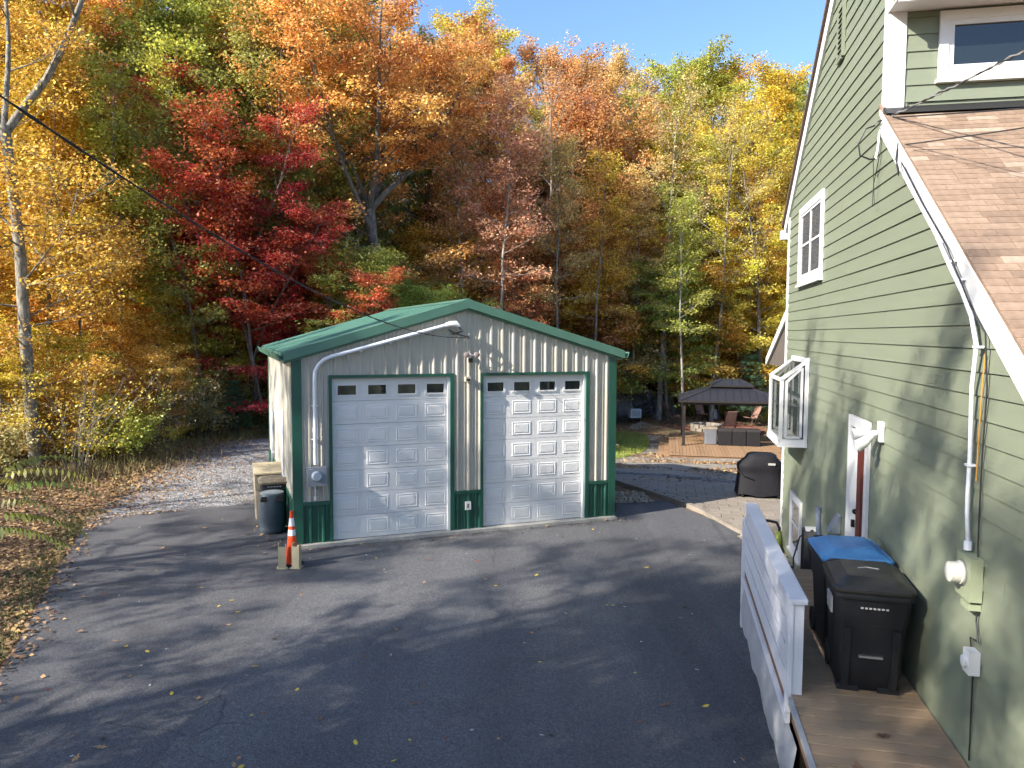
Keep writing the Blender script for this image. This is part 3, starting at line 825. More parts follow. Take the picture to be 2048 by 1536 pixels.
MB().tube([(-.10, -8.05, 4.60), (-.10, -8.40, 4.31), (-.09, -8.58, 4.15), (-.075, -8.72, 3.98), (-.07, -8.82, 3.78), (-.07, -8.80, 3.65), (-.065, -8.76, 3.5), (-.06, -8.765, 3.0), (-.06, -8.755, 2.75), (-.06, -8.76, 2.62), (-.06, -8.80, 2.40)], .015, 10).build('pipe', m_pvc, f, smooth=True)
MB().tube([(-.06, -8.80, 2.42), (-.06, -8.80, 2.36)], .026, 10).build('coupling', m_pvc, f)
for t_, z_ in ((-8.33, 4.40), (-8.5, 4.25), (-8.815, 3.77), (-8.765, 2.95)): MB().box(-.085, -.03, t_ - .025, t_ + .025, z_ - .008, z_ + .008).build('strap', m_pvc, f)
f = on_house('orange_cable', 'thin orange cable strapped beside the white service conduit', 'cable')
MB().tube([(-.035, -8.88, 3.73), (-.035, -8.85, 3.5), (-.035, -8.83, 3.1), (-.035, -8.82, 2.85)], .0045, 6).build('cable', m_copper, f)
f = on_house('black_cable', 'thin black cable running down the house wall past the meter', 'cable')
MB().tube([(-.09, -7.0, 5.40), (-.09, -7.6, 4.95), (-.10, -8.25, 4.52), (-.09, -8.75, 4.04), (-.06, -8.93, 3.86), (-.035, -8.93, 3.5), (-.035, -8.90, 3.0), (-.035, -8.90, 2.4), (-.035, -8.95, 2.15), (-.035, -8.93, 1.9), (-.04, -8.99, 1.78), (-.04, -8.86, 1.76), (-.03, -8.90, 1.5), (-.03, -8.9, .9)], .006, 6).build('cable', m_cable, f)
f = on_house('weather_box', 'white weatherproof switch box low on the house wall', 'switch box')
MB().box(-.09, -.02, -8.99, -8.88, 1.54, 1.70).build('box', m_whitetrim, f)
MB().tube([(-.09, -8.935, 1.62), (-.112, -8.935, 1.62), (-.116, -8.935, 1.62)], [.042, .042, .028], 14).build('dial', m_whitetrim, f)
f = on_house('vent_pipe', 'grey elbow vent pipe on the wall left of the door', 'pipe')
MB().tube([(-.16, -4.15, 1.56), (-.16, -4.2, 1.30), (-.15, -4.25, 1.20), (-.08, -4.4, 1.17), (-.02, -4.42, 1.17)], .035, 10).build('pipe', m_grayplastic, f, smooth=True)
MB().box(-.03, -.018, -4.52, -4.34, 1.07, 1.27).build('flange', m_whitetrim, f)
MB().tube([(-.16, -4.14, 1.52), (-.16, -4.14, 1.6)], .045, 10).build('collar', m_grayplastic, f)
f = on_house('dryer_vent', 'dark triangular vent hood on the wall left of the door', 'vent')
MB().hexa([(-.02, -4.78, 1.42), (-.02, -4.6, 1.42), (-.15, -4.6, 1.42), (-.15, -4.78, 1.42), (-.02, -4.78, 1.64), (-.02, -4.6, 1.64), (-.04, -4.6, 1.63), (-.04, -4.78, 1.63)]).build('hood', m_grayplastic, f)
f = on_house('garden_hose', 'dark garden hose looped over a wall hook', 'hose')
rg = random.Random(8)
for k in range(7):
    dt = (k - 3) * .025; rr = .42 + .10 * rg.random(); pts = []
    for j in range(17):
        a = 2 * math.pi * j / 16
        pts.append((-.10 - .015 * k, -3.40 + dt + .11 * math.sin(a) * (1 + .2 * rg.random()), 1.12 - rr + rr * math.cos(a)))
    MB().tube(pts, .011, 6).build('hose_loop', m_cable, f)
MB().tube([(-.14, -3.4, 1.1), (-.22, -3.2, .95), (-.25, -2.9, .55), (-.25, -3.0, .2), (-.2, -3.3, .1), (-.15, -3.5, .3)], .011, 6).build('hose_end', m_cable, f)
MB().box(-.18, -.02, -3.46, -3.34, 1.10, 1.14).build('hook', m_whitetrim, f)

# service cables outside the house
def sag(a, b, s, n=14):
    a = Vector(a); b = Vector(b)
    return [a.lerp(b, i / n) - Vector((0, 0, s * 4 * (i / n) * (1 - i / n))) for i in range(n + 1)]
def twist(path, r, turns):
    out = []
    for i, p in enumerate(path):
        a = turns * 2 * math.pi * i / (len(path) - 1)
        out.append(p + Vector((math.cos(a) * r * .5, math.cos(a) * r * .3, math.sin(a) * r)))
    return out
P_at = hw(-.1, -6.05, 6.0)
sv = thing('service_drop_cable', 'twisted grey and black service cable running to the dormer corner', 'cable', P_at)
far = Vector((3.9, 1.2, 6.15))
path = [p - P_at for p in sag(P_at, far, .12, 60)]
MB().tube(twist(path, .010, 26), .007, 5).build('strand', m_cable, sv)
MB().tube([-Vector((0, 0, 0)) + p for p in twist(path, -.010, 26)], .007, 5).build('strand', M('grey_strand', (.2, .2, .2), .5), sv)
MB().tube(path, .004, 5).build('strand', m_chrome, sv)
b = MB(); b.tube([Vector((0, 0, -.02)), Vector((-.10, -.02, -.06)), Vector((-.16, .0, -.2)), Vector((-.14, .0, -.32)), Vector((-.04, 0, -.36)), Vector((.03, 0, -.35))], .009, 6); b.build('drip_loop', m_cable, sv)
MB().tube([Vector((.02, 0, -.36)), Vector((.05, .02, -.25)), Vector((.06, .02, -.1)), Vector((.08, .02, -.03))], .012, 6).build('lead_wire', m_whitetrim, sv)
for nm, a, bq, s_, r_ in (('black phone line crossing over the shingle roof to the right', hw(-.06, -6.9, 5.58), Vector((4.6, 2.6, 5.05)), .03, .006),
                         ('black cable running from the dormer foot down over the shingles', hw(-.06, -6.25, 6.0), Vector((4.4, 3.0, 4.95)), .02, .007),
                         ('thin black wire low over the shingle roof', hw(-.06, -6.95, 5.52), Vector((4.8, 3.2, 4.72)), .0, .003)):
    o = MB().tube([p - a for p in sag(a, bq, s_)], r_, 5).build('roof_cable', m_cable, None)
    o.location = a; tag(o, nm, 'cable')
f = on_house('cable_clamp', 'coiled cable and clamp hanging from the white rake board', 'clamp')
MB().tube([(-.1, -6.9, 5.60), (-.12, -6.92, 5.45), (-.11, -6.98, 5.36), (-.1, -6.95, 5.30), (-.1, -6.88, 5.40), (-.1, -6.9, 5.55)], .006, 5).build('coil', m_cable, f)
MB().tube([(-.08, -5.95, 5.7), (-.07, -5.98, 5.35), (-.07, -6.02, 5.20), (-.07, -5.94, 5.18), (-.07, -5.96, 5.4), (-.07, -6.15, 5.65)], .004, 5).build('coil', m_cable, f)

# the overhead cable to the garage
a = bw(3.14, -.28, 3.77); T = Vector((-4.5, -6.0, 0))
oc = thing('overhead_cable', 'black overhead cable sagging across the trees to the garage gable', 'cable', a)
path = []
for i in range(70):
    s_ = i / 69
    path.append(Vector(((T.x - a.x) * s_, (T.y - a.y) * s_, -.33 * s_ + 5.8 * s_ * s_)))
MB().tube(twist(path, .006, 40), .0055, 5).build('strand', m_cable, oc)
MB().tube(twist(path, -.006, 40), .0055, 5).build('strand', m_cable, oc)
MB().tube(path, .005, 5).build('strand', m_cable, oc)
# ------------------------------------------------------------------ the side deck and its rail
deck = thing('side_deck', 'narrow brown boarded deck along the green house wall', 'deck', (HX, HY, 0), -HA)
dm = MB().loft([[(-1.07, -.066, -.024), (-.03, -.066, -.024), (-.03, .066, -.024), (-1.07, .066, -.024)],
                [(-1.07, -.068, -.003), (-.03, -.068, -.003), (-.03, .068, -.003), (-1.07, .068, -.003)],
                [(-1.067, -.064, 0), (-.03, -.064, 0), (-.03, .064, 0), (-1.067, .064, 0)]]).mesh('deck_board')
dm.materials.append(m_deck)
t = -4.5
rg = random.Random(4)
while t > -11.2:
    put('deck_board', dm, deck, (0, t, .85 + rg.uniform(-.0015, .0015)), (0, 0, rg.uniform(-.0015, .0015)))
    t -= .141
MB().box(-1.06, -.03, -11.3, -4.44, .62, .822).build('joist_frame', m_brown, deck)
MB().box(-1.10, -1.072, -11.3, -8.1, .79, .858).build('rim_board', m_skirt, deck)
for t in (-5.2, -6.6, -8.0, -9.6): MB().box(-.98, -.88, t, t + .09, -.05, .62).build('post', m_brown, deck)
for t in (-5.2, -6.6, -8.0, -9.6): MB().box(-.2, -.1, t, t + .09, -.05, .62).build('post', m_brown, deck)
rail = thing('deck_railing', 'white horizontal board railing along the side deck', 'railing', (HX, HY, 0), -HA)
b = MB().loft([rrect(.15, 3.66, .006, 1.628, -1.035, -6.23, 1), rrect(.15, 3.66, .006, 1.664, -1.035, -6.23, 1), rrect(.142, 3.652, .006, 1.668, -1.035, -6.23, 1)])
b.build('top_cap', m_fence, rail)
for t in (-8.03, -6.2, -4.5): MB().box(-1.075, -.985, t, t + .09, .70, 1.628).build('post', m_fence, rail)
MB().box(-1.125, -1.04, -4.41, -4.30, 0.0, 1.45).build('end_post', m_fence, rail)
MB().box(-1.11, -1.07, -8.045, -7.93, .70, 1.628).build('end_post', m_fence, rail)
for z0, z1 in ((1.45, 1.62), (1.235, 1.415), (1.02, 1.20), (.80, .985)):
    MB().box(-1.102, -1.076, -7.93, -4.42, z0, z1).build('rail_board', m_fence, rail)
MB().box(-1.092, -1.072, -8.02, -4.42, .70, .785).build('deck_edge', m_brown, rail)
MB().box(-1.112, -1.074, -8.04, -4.42, .60, .695).build('rim_board', m_fence, rail)
rg = random.Random(9)                       # sagging pale sheet that closes the space below
vs = []; fs = []; n1, n2 = 40, 7
for i in range(n1):
    t = -4.45 - i * (4.0 / (n1 - 1))
    for j in range(n2):
        k = j / (n2 - 1)
        off = .012 * math.sin(t * 5.3) * k + .01 * math.sin(t * 13 + j) * k + rg.uniform(-.004, .004)
        vs.append((-1.085 - off - .04 * math.sin(k * 3.1), t, .61 - k * .62))
for i in range(n1 - 1):
    for j in range(n2 - 1): fs.append((i * n2 + j, i * n2 + j + 1, (i + 1) * n2 + j + 1, (i + 1) * n2 + j))
MB().add(vs, fs).build('skirt', m_skirt, rail, smooth=True)

# ------------------------------------------------------------------ wheeled bins
def wheelie(label, x, t, rz, lid, tall=1.02):
    p = hw(x, t, .852)
    o = thing('wheelie_bin', label, 'bin', p, -HA + rz, 'wheelie bins on the side deck')
    o.scale = (.93, .93, .95)
    b = MB()
    rings = []
    for z, w_, d_, cy in ((0, .50, .52, .06), (.04, .52, .56, .05), (.30, .545, .62, .02), (.62, .575, .68, 0), (.66, .60, .72, 0), (.86, .62, .76, -.02), (.90, .64, .79, -.02), (.94, .64, .79, -.02)):
        rings.append(rrect(w_, d_, .07, z, 0, cy))
    b.loft(rings).build('body', m_bin, o, smooth=True, auto=35)
    # recesses and ribs of the moulding
    MB().box(-.2, .2, -.352, -.30, .64, .672).build('body_rib', m_bin, o)
    for rx in (-.2, .2):
        MB().hexa([(rx - .03, -.262, .05), (rx + .03, -.262, .05), (rx + .03, -.2, .05), (rx - .03, -.2, .05), (rx - .03, -.352, .60), (rx + .03, -.352, .60), (rx + .03, -.3, .60), (rx - .03, -.3, .60)]).build('body_rib', m_bin, o)
    MB().loft([rrect(.655, .81, .08, .885, 0, -.02), rrect(.665, .82, .08, .90, 0, -.02), rrect(.665, .82, .08, .928, 0, -.02), rrect(.645, .80, .08, .932, 0, -.02)], False, False).build('rim', m_bin, o, smooth=True, auto=35)
    for hx_ in (-.18, 0, .18): MB().tube([(hx_ - .05, .40, .985), (hx_ + .05, .40, .985)], .022, 8).build('hinge', m_bin, o)
    MB().box(-.10, .10, -.302, -.27, .36, .46).build('lift_pocket', m_dark, o)
    MB().box(-.10, .10, -.325, -.285, .338, .358).build('lift_bar', m_chrome, o)
    for s_ in (-1, 1):
        MB().box(s_ * .17 - .09, s_ * .17 + .09, -.24, -.12, -.0, .05).build('foot', m_bin, o)
        MB().lathe([(.06, -.03), (.125, -.03), (.125, .03), (.06, .03)], 18, (s_ * .25, .31, .125), 'x').build('wheel', m_black, o)
    l = MB().loft([rrect(.66, .82, .08, .935, 0, -.02), rrect(.68, .84, .09, .955, 0, -.02), rrect(.68, .84, .09, .975, 0, -.02), rrect(.63, .79, .08, .995, 0, -.02), rrect(.62, .78, .08, .99, 0, -.02),
                   rrect(.56, .70, .07, 1.0, 0, -.01), rrect(.40, .52, .05, 1.045, 0, 0), rrect(.30, .44, .05, 1.05, 0, 0)])
    ld = l.build('lid', lid, o, smooth=True, auto=14)
    b = MB(); b.tube([(-.28, .41, .97), (.28, .41, .97)], .02, 8); b.box(-.26, -.2, .36, .42, .93, 1.0); b.box(.2, .26, .36, .42, .93, 1.0); b.build('handle', m_bin, o)
    return o
m_print = M('pale_print', (.30, .30, .30), .6, .1)
bb = wheelie('black wheelie bin with a black lid, nearest on the deck', -.42, -7.64, -.06, m_binlid)
for k in range(7): MB().box(-.11 + k * .034, -.11 + k * .034 + .022, -.402, -.396, .80, .815).build('raised_lettering', m_print, bb)
MB().tube([(-.08, -.03, 1.052), (.0, .01, 1.053), (.1, -.02, 1.052)], .006, 4).build('lid_emblem', m_print, bb)
for k in range(5): MB().box(-.335, -.318, -.26 + k * .05, -.26 + k * .05 + .035, .70, .84).build('side_label', m_print, bb)
wheelie('black wheelie bin with a bright blue lid behind the other', -.38, -6.80, .02, m_binblue)

# ------------------------------------------------------------------ string trimmer stood behind the rail
p = hw(-.62, -3.55, 0)
tr = thing('string_trimmer', 'green and black garden tool with a hooped handle behind the rail', 'garden tool', p, -HA)
mg = M('tool_green', (.16, .20, .03), .4, .1)
MB().tube([(-.15, .1, .02), (-.05, .0, .5), (.05, -.05, 1.0), (.07, -.06, 1.12)], .016, 8).build('shaft', m_black, tr)
MB().tube([(.06, -.06, .95), (.06, -.06, 1.16), (.02, -.06, 1.24), (-.1, -.06, 1.26), (-.2, -.06, 1.24), (-.22, -.06, 1.18)], .020, 8).build('hoop_handle', m_black, tr, smooth=True)
MB().tube([(.07, -.05, .86), (.05, -.06, .98), (.055, -.06, 1.12)], [.05, .06, .035], 10).build('grip', mg, tr, smooth=True)
MB().lathe([(.04, 0), (.09, .03), (.10, .12), (.06, .16)], 12, (.03, -.05, .72)).build('motor', m_black, tr, smooth=True, auto=40)
MB().lathe([(.05, 0), (.13, .02), (.13, .05), (.04, .1)], 14, (-.15, .1, .01)).build('head', mg, tr)
MB().tube([(.08, -.1, .9), (-.1, -.16, .82), (-.26, -.2, .74)], .006, 5).build('cord', M('yellow_cord', (.5, .45, .05), .5), tr)
MB().hexa([(-.05, -.12, .35), (.1, -.12, .32), (.1, .02, .32), (-.05, .02, .35), (-.03, -.1, .7), (.1, -.1, .68), (.1, 0, .68), (-.03, 0, .7)]).build('shroud', mg, tr)

# ------------------------------------------------------------------ cone between two beige guards
k = thing('traffic_cone', 'orange traffic cone with two white bands at the garage corner', 'cone', (-3.62, 12.28, .012))
MB().loft([rrect(.30, .30, .04, 0), rrect(.30, .30, .04, .03), rrect(.26, .26, .04, .04)]).build('base', m_black, k)
def cr(z): return .108 - .082 * (z - .04) / .86
for z0, z1, mt_ in ((.04, .50, m_orange), (.50, .60, m_reflect), (.60, .655, m_orange), (.655, .79, m_reflect), (.79, .90, m_orange)):
    MB().lathe([(cr(z0), z0), (cr(z1), z1)], 20).build('band' if mt_ is m_reflect else 'cone_body', mt_, k, smooth=True, auto=50)
for dx, dy, rz, lab in ((-.10, -.15, .3, 'beige plastic guard standing left of the traffic cone'), (.11, -.12, -.12, 'beige plastic guard standing right of the traffic cone')):
    gq = thing('plastic_guard', lab, 'guard', (-3.62 + dx, 12.22 + dy, .012), rz, 'beige guards by the cone')
    b = MB(); b.box(-.062, .062, -.012, .0, 0, .36); b.box(-.062, -.052, 0, .09, 0, .41); b.box(.052, .062, 0, .09, 0, .38); b.build('channel', m_beige, gq)
    MB().box(-.085, .085, -.04, .12, 0, .015).build('foot_plate', m_beige, gq)

# ------------------------------------------------------------------ barrel, bins by the garage side
br = thing('plastic_barrel', 'dark blue plastic barrel standing by the garage side', 'barrel', (-4.60, 14.35, .012), .3)
br.scale = (.94, .94, .97)
MB().lathe([(.20, 0), (.235, .02), (.245, .05), (.24, .07), (.262, .25), (.268, .45), (.258, .62), (.235, .74), (.225, .765)], 26).build('body', m_barrel, br, smooth=True, auto=40)
MB().lathe([(.245, .055), (.256, .062), (.256, .085), (.245, .092)], 26).build('hoop', m_barrel, br)
MB().lathe([(.225, .765), (.235, .78), (.235, .80), (.19, .81), (.02, .80)], 26).build('lid', M('barrel_top', (.16, .19, .21), .5, .2, dirt=.3), br, smooth=True, auto=40)
for s_ in (-1, 1):
    MB().hexa([(s_ * .15 - .07, -.245, .66), (s_ * .15 + .07, -.245, .66), (s_ * .15 + .07, -.19, .68), (s_ * .15 - .07, -.19, .68), (s_ * .15 - .05, -.22, .75), (s_ * .15 + .05, -.22, .75), (s_ * .15 + .05, -.19, .75), (s_ * .15 - .05, -.19, .75)]).build('grip_recess', m_dark, br)
tb = thing('rubbish_bin', 'dark rubbish bin with a grey mottled lid behind the barrel', 'bin', (-4.74, 14.92, .012), .35)
MB().loft([rrect(.44, .42, .06, 0), rrect(.48, .46, .06, .3), rrect(.54, .52, .07, .86)]).build('body', m_bin, tb, smooth=True, auto=40)
MB().loft([rrect(.58, .56, .08, .86), rrect(.60, .58, .08, .90), rrect(.56, .54, .08, .93), rrect(.46, .44, .06, .955), rrect(.2, .2, .05, .96)]).build('lid', M('mottled_lid', (.17, .14, .10), .8, .4, 14), tb, smooth=True, auto=40)
for k in range(5): MB().box(-.13 + k * .055, -.13 + k * .055 + .04, -.258, -.25, .80, .825).build('raised_lettering', m_print, tb)
st = thing('storage_box', 'beige two-lidded storage box against the garage side', 'storage box', (-5.08, 15.75, .012), .36)
MB().loft([rrect(.62, .70, .03, 0), rrect(.66, .74, .03, .86), rrect(.66, .74, .03, .9)]).build('body', m_taupe, st, smooth=True, auto=40)
for s_ in (-1, 1):
    MB().box(s_ * .165 - .15, s_ * .165 + .15, -.385, -.36, .62, .93).build('front_panel', m_taupe, st)
    MB().hexa([(s_ * .17 - .17, -.43, .93), (s_ * .17 + .167, -.43, .93), (s_ * .17 + .167, .40, 1.02), (s_ * .17 - .17, .40, 1.02), (s_ * .17 - .17, -.43, .96), (s_ * .17 + .167, -.43, .96), (s_ * .17 + .167, .40, 1.05), (s_ * .17 - .17, .40, 1.05)]).build('lid', m_beige, st)

# ------------------------------------------------------------------ covered grill
gp = Vector((5.84, 17.62, 0.045))
gr = thing('covered_grill', 'barbecue under a black fabric cover on the patio', 'grill', gp, -HA)
rings = []
rg = random.Random(3)
NN = 28
def gring(wd, dp, z, wob, cx=0):
    out = []
    for i in range(NN):
        a = 2 * math.pi * i / NN
        c_, s_ = math.cos(a), math.sin(a)
        q = (abs(c_) ** 3.2 + abs(s_) ** 3.2) ** (-1 / 3.2)
        ww = 1 + wob * (math.sin(a * 7 + z * 5) * .6 + math.sin(a * 11 + 2) * .4)
        out.append((cx + wd / 2 * q * c_ * ww, dp / 2 * q * s_ * ww, z + (wob * .5 * math.sin(a * 5) if z < .2 else 0)))
    return out
for z, wd, dp, wob, cx in ((.06, 1.10, .60, .05, 0), (.2, 1.08, .58, .05, 0), (.42, 1.04, .55, .05, 0), (.56, 1.0, .52, .04, .0), (.62, 1.02, .54, .02, 0), (.70, 1.06, .60, .015, .0), (.76, 1.06, .61, .012, 0), (.92, .72, .58, .01, .02), (1.0, .64, .50, .01, .02), (1.03, .50, .36, .0, .02)):
    rings.append(gring(wd, dp, z, wob, cx))
MB().loft(rings, False, True).build('cover', m_cover, gr, smooth=True, auto=50)
MB().tube([(-.52, -.22, .63), (-.42, -.30, .54), (-.2, -.33, .46)], .014, 6).build('strap', m_cover, gr)
b = MB()                                   # the small pale badge on the cover
b.hexa([(.17, -.295, .84), (.32, -.30, .83), (.32, -.285, .83), (.17, -.28, .84), (.18, -.285, .885), (.315, -.285, .885), (.315, -.27, .885), (.18, -.27, .885)])
MB().box(.14, .30, -.325, -.318, .79, .84).build('badge', m_print, gr)
for sx in (-.4, .4):
    for sy in (-.2, .2): MB().lathe([(.0, -.02), (.045, -.02), (.045, .02), (0, .02)], 10, (sx, sy, .045), 'x').build('wheel', m_black, gr)

# ------------------------------------------------------------------ low patio deck and gazebo
GO = Vector((7.34, 32.1, -.9)); GA = -HA
def gl(x, y, z=0): return Vector((GO.x + x * math.cos(GA) - y * math.sin(GA), GO.y + x * math.sin(GA) + y * math.cos(GA), GO.z + z))
pd = thing('patio_deck', 'low brown boarded patio deck under the gazebo', 'deck', GO, GA)
bm_ = MB().box(-.064, .064, 0, 6.6, -.03, 0).mesh('deck_board'); bm_.materials.append(m_gdeck)
x = -.55
while x < 6.2:
    put('deck_board', bm_, pd, (x, -2.6, rg.uniform(-.002, .002))); x += .14
MB().box(-.60, 6.2, -2.55, 3.95, -.42, -.032).build('frame', m_brown, pd)
for i in range(3):
    y0 = -2.45 + i * 2.1
    for k in range(2): MB().box(-1.05 + k * .22, -1.05 + k * .22 + .21, y0, y0 + 2.05, -.22, -.17).build('step_board', m_gdeck, pd)
    MB().box(-1.03, -.63, y0 + .03, y0 + 2.02, -.45, -.221).build('step_frame', m_brown, pd)
gz = thing('gazebo', 'dark metal gazebo with a two-tier hipped roof', 'gazebo', GO, GA)
GW, GD, EZ = 4.05, 3.3, 1.9
for x in (0, GW):
    for y in (0, GD):
        MB().box(x - .06, x + .06, y - .06, y + .06, 0, EZ).build('post', m_gazpost, gz)
        MB().box(x - .10, x + .10, y - .10, y + .10, 0, .02).build('post_plate', m_gazpost, gz)
for a, b_ in (((0, 0), (GW, 0)), ((0, GD), (GW, GD)), ((0, 0), (0, GD)), ((GW, 0), (GW, GD))):
    MB().bar((a[0], a[1], EZ - .07), (b_[0], b_[1], EZ - .07), .08, .14).build('beam', m_gazpost, gz)
ovh = .22
def hip(x0, x1, y0, y1, z0, ix, iy, z1, nm):
    """four sides of standing-seam panels"""
    o = put(nm, None, gz); o.empty_display_size = .1
    A = [(x0, y0, z0), (x1, y0, z0), (x1, y1, z0), (x0, y1, z0)]; B = [(x0 + ix, y0 + iy, z1), (x1 - ix, y0 + iy, z1), (x1 - ix, y1 - iy, z1), (x0 + ix, y1 - iy, z1)]
    for i in range(4):
        j = (i + 1) % 4
        a, b2, c_, d_ = Vector(A[i]), Vector(A[j]), Vector(B[j]), Vector(B[i])
        n = max(3, int((b2 - a).length / .3))
        for k in range(n):
            k0, k1 = k / n, (k + 1) / n
            # panel k between seams running straight up the slope: clip against the hips
            e = b2 - a; L_ = e.length; eh = e / L_
            top0, top1 = (d_ - a).dot(eh), (c_ - a).dot(eh)
            up_ = d_ - a - eh * top0
            def yat(s): 
                if s < top0: return s / top0 if top0 > 1e-6 else 1
                if s > top1: return (L_ - s) / (L_ - top1) if L_ - top1 > 1e-6 else 1
                return 1
            s0, s1 = k0 * L_ + .006, k1 * L_ - .006
            ss = sorted({s0, s1} | {q for q in (top0, top1) if s0 < q < s1})
            low = [a + eh * s for s in ss]; hi = [a + eh * s + up_ * yat(s) for s in ss]
            poly = low + hi[::-1]
            nrm = e.cross(up_).normalized() * .012
            mb = MB(); mb.prism([p - nrm for p in poly], [p + nrm * .0 for p in poly]); mb.build('roof_panel', m_gaz, o)
            if 0 < k: 
                s = k0 * L_
                MB().bar(a + eh * s + nrm * .6, a + eh * s + up_ * max(.02, yat(s)) + nrm * .6, .02, .03).build('seam', m_gaz, o)
        MB().bar(a + Vector((0, 0, .01)), d_ + Vector((0, 0, .01)), .05, .03).build('hip_cap', m_gaz, o)
        MB().bar(a, b2, .04, .07).build('edge', m_gazpost, o)
    return o
hip(-ovh, GW + ovh, -ovh, GD + ovh, EZ + .0, 1.66, 1.42, EZ + .60, 'lower_roof')
hip(1.12, GW - 1.12, .88, GD - .88, EZ + .60, .50, .45, EZ + .86, 'upper_roof')
MB().box(1.58, GW - 1.58, 1.30, GD - 1.30, EZ + .845, EZ + .87).build('roof_top', m_gaz, gz)
# things on the deck: pale cabinet, a row of dark wicker seats
f = thing('pale_cabinet', 'light grey cooler cabinet under the gazebo', 'cabinet', gl(1.15, .72), GA)
MB().loft([rrect(.52, .5, .05, .02), rrect(.54, .52, .06, .5), rrect(.56, .54, .06, .66)]).build('body', M('pale_plastic', (.13, .135, .15), .6, .06), f, smooth=True, auto=40)
MB().loft([rrect(.6, .58, .05, .662), rrect(.6, .58, .05, .72), rrect(.5, .48, .05, .75)]).build('lid', M('pale_lid', (.24, .20, .15), .6, .2), f, smooth=True, auto=40)
for i, lab in enumerate(('dark wicker seat next to the pale cabinet', 'middle dark wicker seat of the row under the gazebo', 'dark wicker seat at the right end of the row')):
    f = thing('wicker_seat', lab, 'seat', gl(1.74 + i * .58, .62), GA, 'wicker seats under the gazebo')
    MB().loft([rrect(.54, .62, .03, 0), rrect(.56, .64, .03, .03), rrect(.56, .64, .03, .60)]).build('body', m_wicker, f)
    MB().loft([rrect(.57, .66, .03, .602), rrect(.57, .66, .03, .68), rrect(.53, .62, .04, .70)]).build('cushion', M('dark_cushion', (.025, .022, .022), .8, .2), f)
    MB().box(-.05, .05, -.325, -.318, .52, .545).build('handle', m_black, f)
# fire pit and recliner chairs
def recliner(label, x, y, rz, low=False):
    o = thing('recliner_chair', label, 'chair', (x, y, tz(x, y) + .02), rz, 'recliner chairs round the fire pit')
    MB().hexa([(-.26, -.05, .42), (.26, -.05, .42), (.26, -.02, .40), (-.26, -.02, .40), (-.25, .33, 1.17), (.25, .33, 1.17), (.25, .36, 1.15), (-.25, .36, 1.15)]).build('backrest', m_sling, o)
    MB().hexa([(-.26, -.55, .48), (.26, -.55, .48), (.26, -.04, .39), (-.26, -.04, .39), (-.26, -.55, .51), (.26, -.55, .51), (.26, -.04, .42), (-.26, -.04, .42)]).build('seat', m_sling, o)
    for s_ in (-1, 1):
        for a, b_, nm in (((s_ * .3, -.45, 0), (s_ * .3, .25, .62), 'leg'), ((s_ * .3, .4, 0), (s_ * .3, -.35, .6), 'leg'), ((s_ * .3, -.4, .61), (s_ * .3, .22, .66), 'armrest'), ((s_ * .27, -.05, .42), (s_ * .27, .36, 1.17), 'side_rail')):
            MB().bar(a, b_, .03).build(nm, m_gazpost, o)
    MB().bar((-.3, -.45, .02), (.3, -.45, .02), .03).build('crossbar', m_gazpost, o)
    return o
recliner('leftmost recliner chair, seen edge-on left of the gazebo', 8.75, 41.9, 1.75)
recliner('tall reddish recliner chair seen through the left of the gazebo', 10.85, 43.3, .35)
recliner('reddish recliner chair behind the wicker seats with its back turned', 11.0, 38.0, 3.2)
recliner('reddish recliner chair turned sideways at the right of the gazebo', 13.35, 41.4, -1.2)
fp = thing('fire_pit', 'round grey stone fire pit behind the gazebo', 'fire pit', (10.15, 39.4, -1.19))
pm_ = MB().loft([rrect(.30, .16, .02, 0, n=1), rrect(.30, .16, .02, .16, n=1), rrect(.27, .13, .02, .175, n=1)]).mesh('block'); pm_.materials.append(m_paver)
for lv_ in range(2):
    for i in range(14):
        a = 2 * math.pi * (i + .5 * lv_) / 14
        put('block', pm_, fp, (.72 * math.cos(a), .72 * math.sin(a), lv_ * .18), (0, 0, a + math.pi / 2))
pt = thing('flower_pot', 'terracotta flower pot behind the fire pit', 'pot', (12.75, 44.3, -1.19))
MB().lathe([(.2, 0), (.29, .42), (.32, .42), (.32, .5), (.26, .5), (.25, .4)], 18).build('pot', m_terracotta, pt, smooth=True, auto=40)
pt = thing('milk_can', 'pale grey metal can next to the terracotta pot', 'can', (11.95, 44.6, -1.19))
MB().lathe([(.22, 0), (.23, .4), (.17, .52), (.19, .6), (.0, .6)], 18).build('body', M('pale_metal', (.45, .48, .48), .5, .1), pt, smooth=True, auto=40)
sc_ = thing('square_planter', 'small pale square box in front of the dark boulders', 'box', (7.05, 43.2, -1.2), .2)
b = MB(); b.box(-.32, .32, -.2, .2, .25, .75); b.build('body', M('pale_box', (.50, .52, .54), .6, .1), sc_)
for sx in (-.26, .26): MB().box(sx - .03, sx + .03, -.15, .15, 0, .25).build('leg', m_gazpost, sc_)
b = MB(); b.box(-.26, .26, -.208, -.2, .32, .68); b.build('panel', M('grey_panel', (.30, .32, .34), .6, .1), sc_)

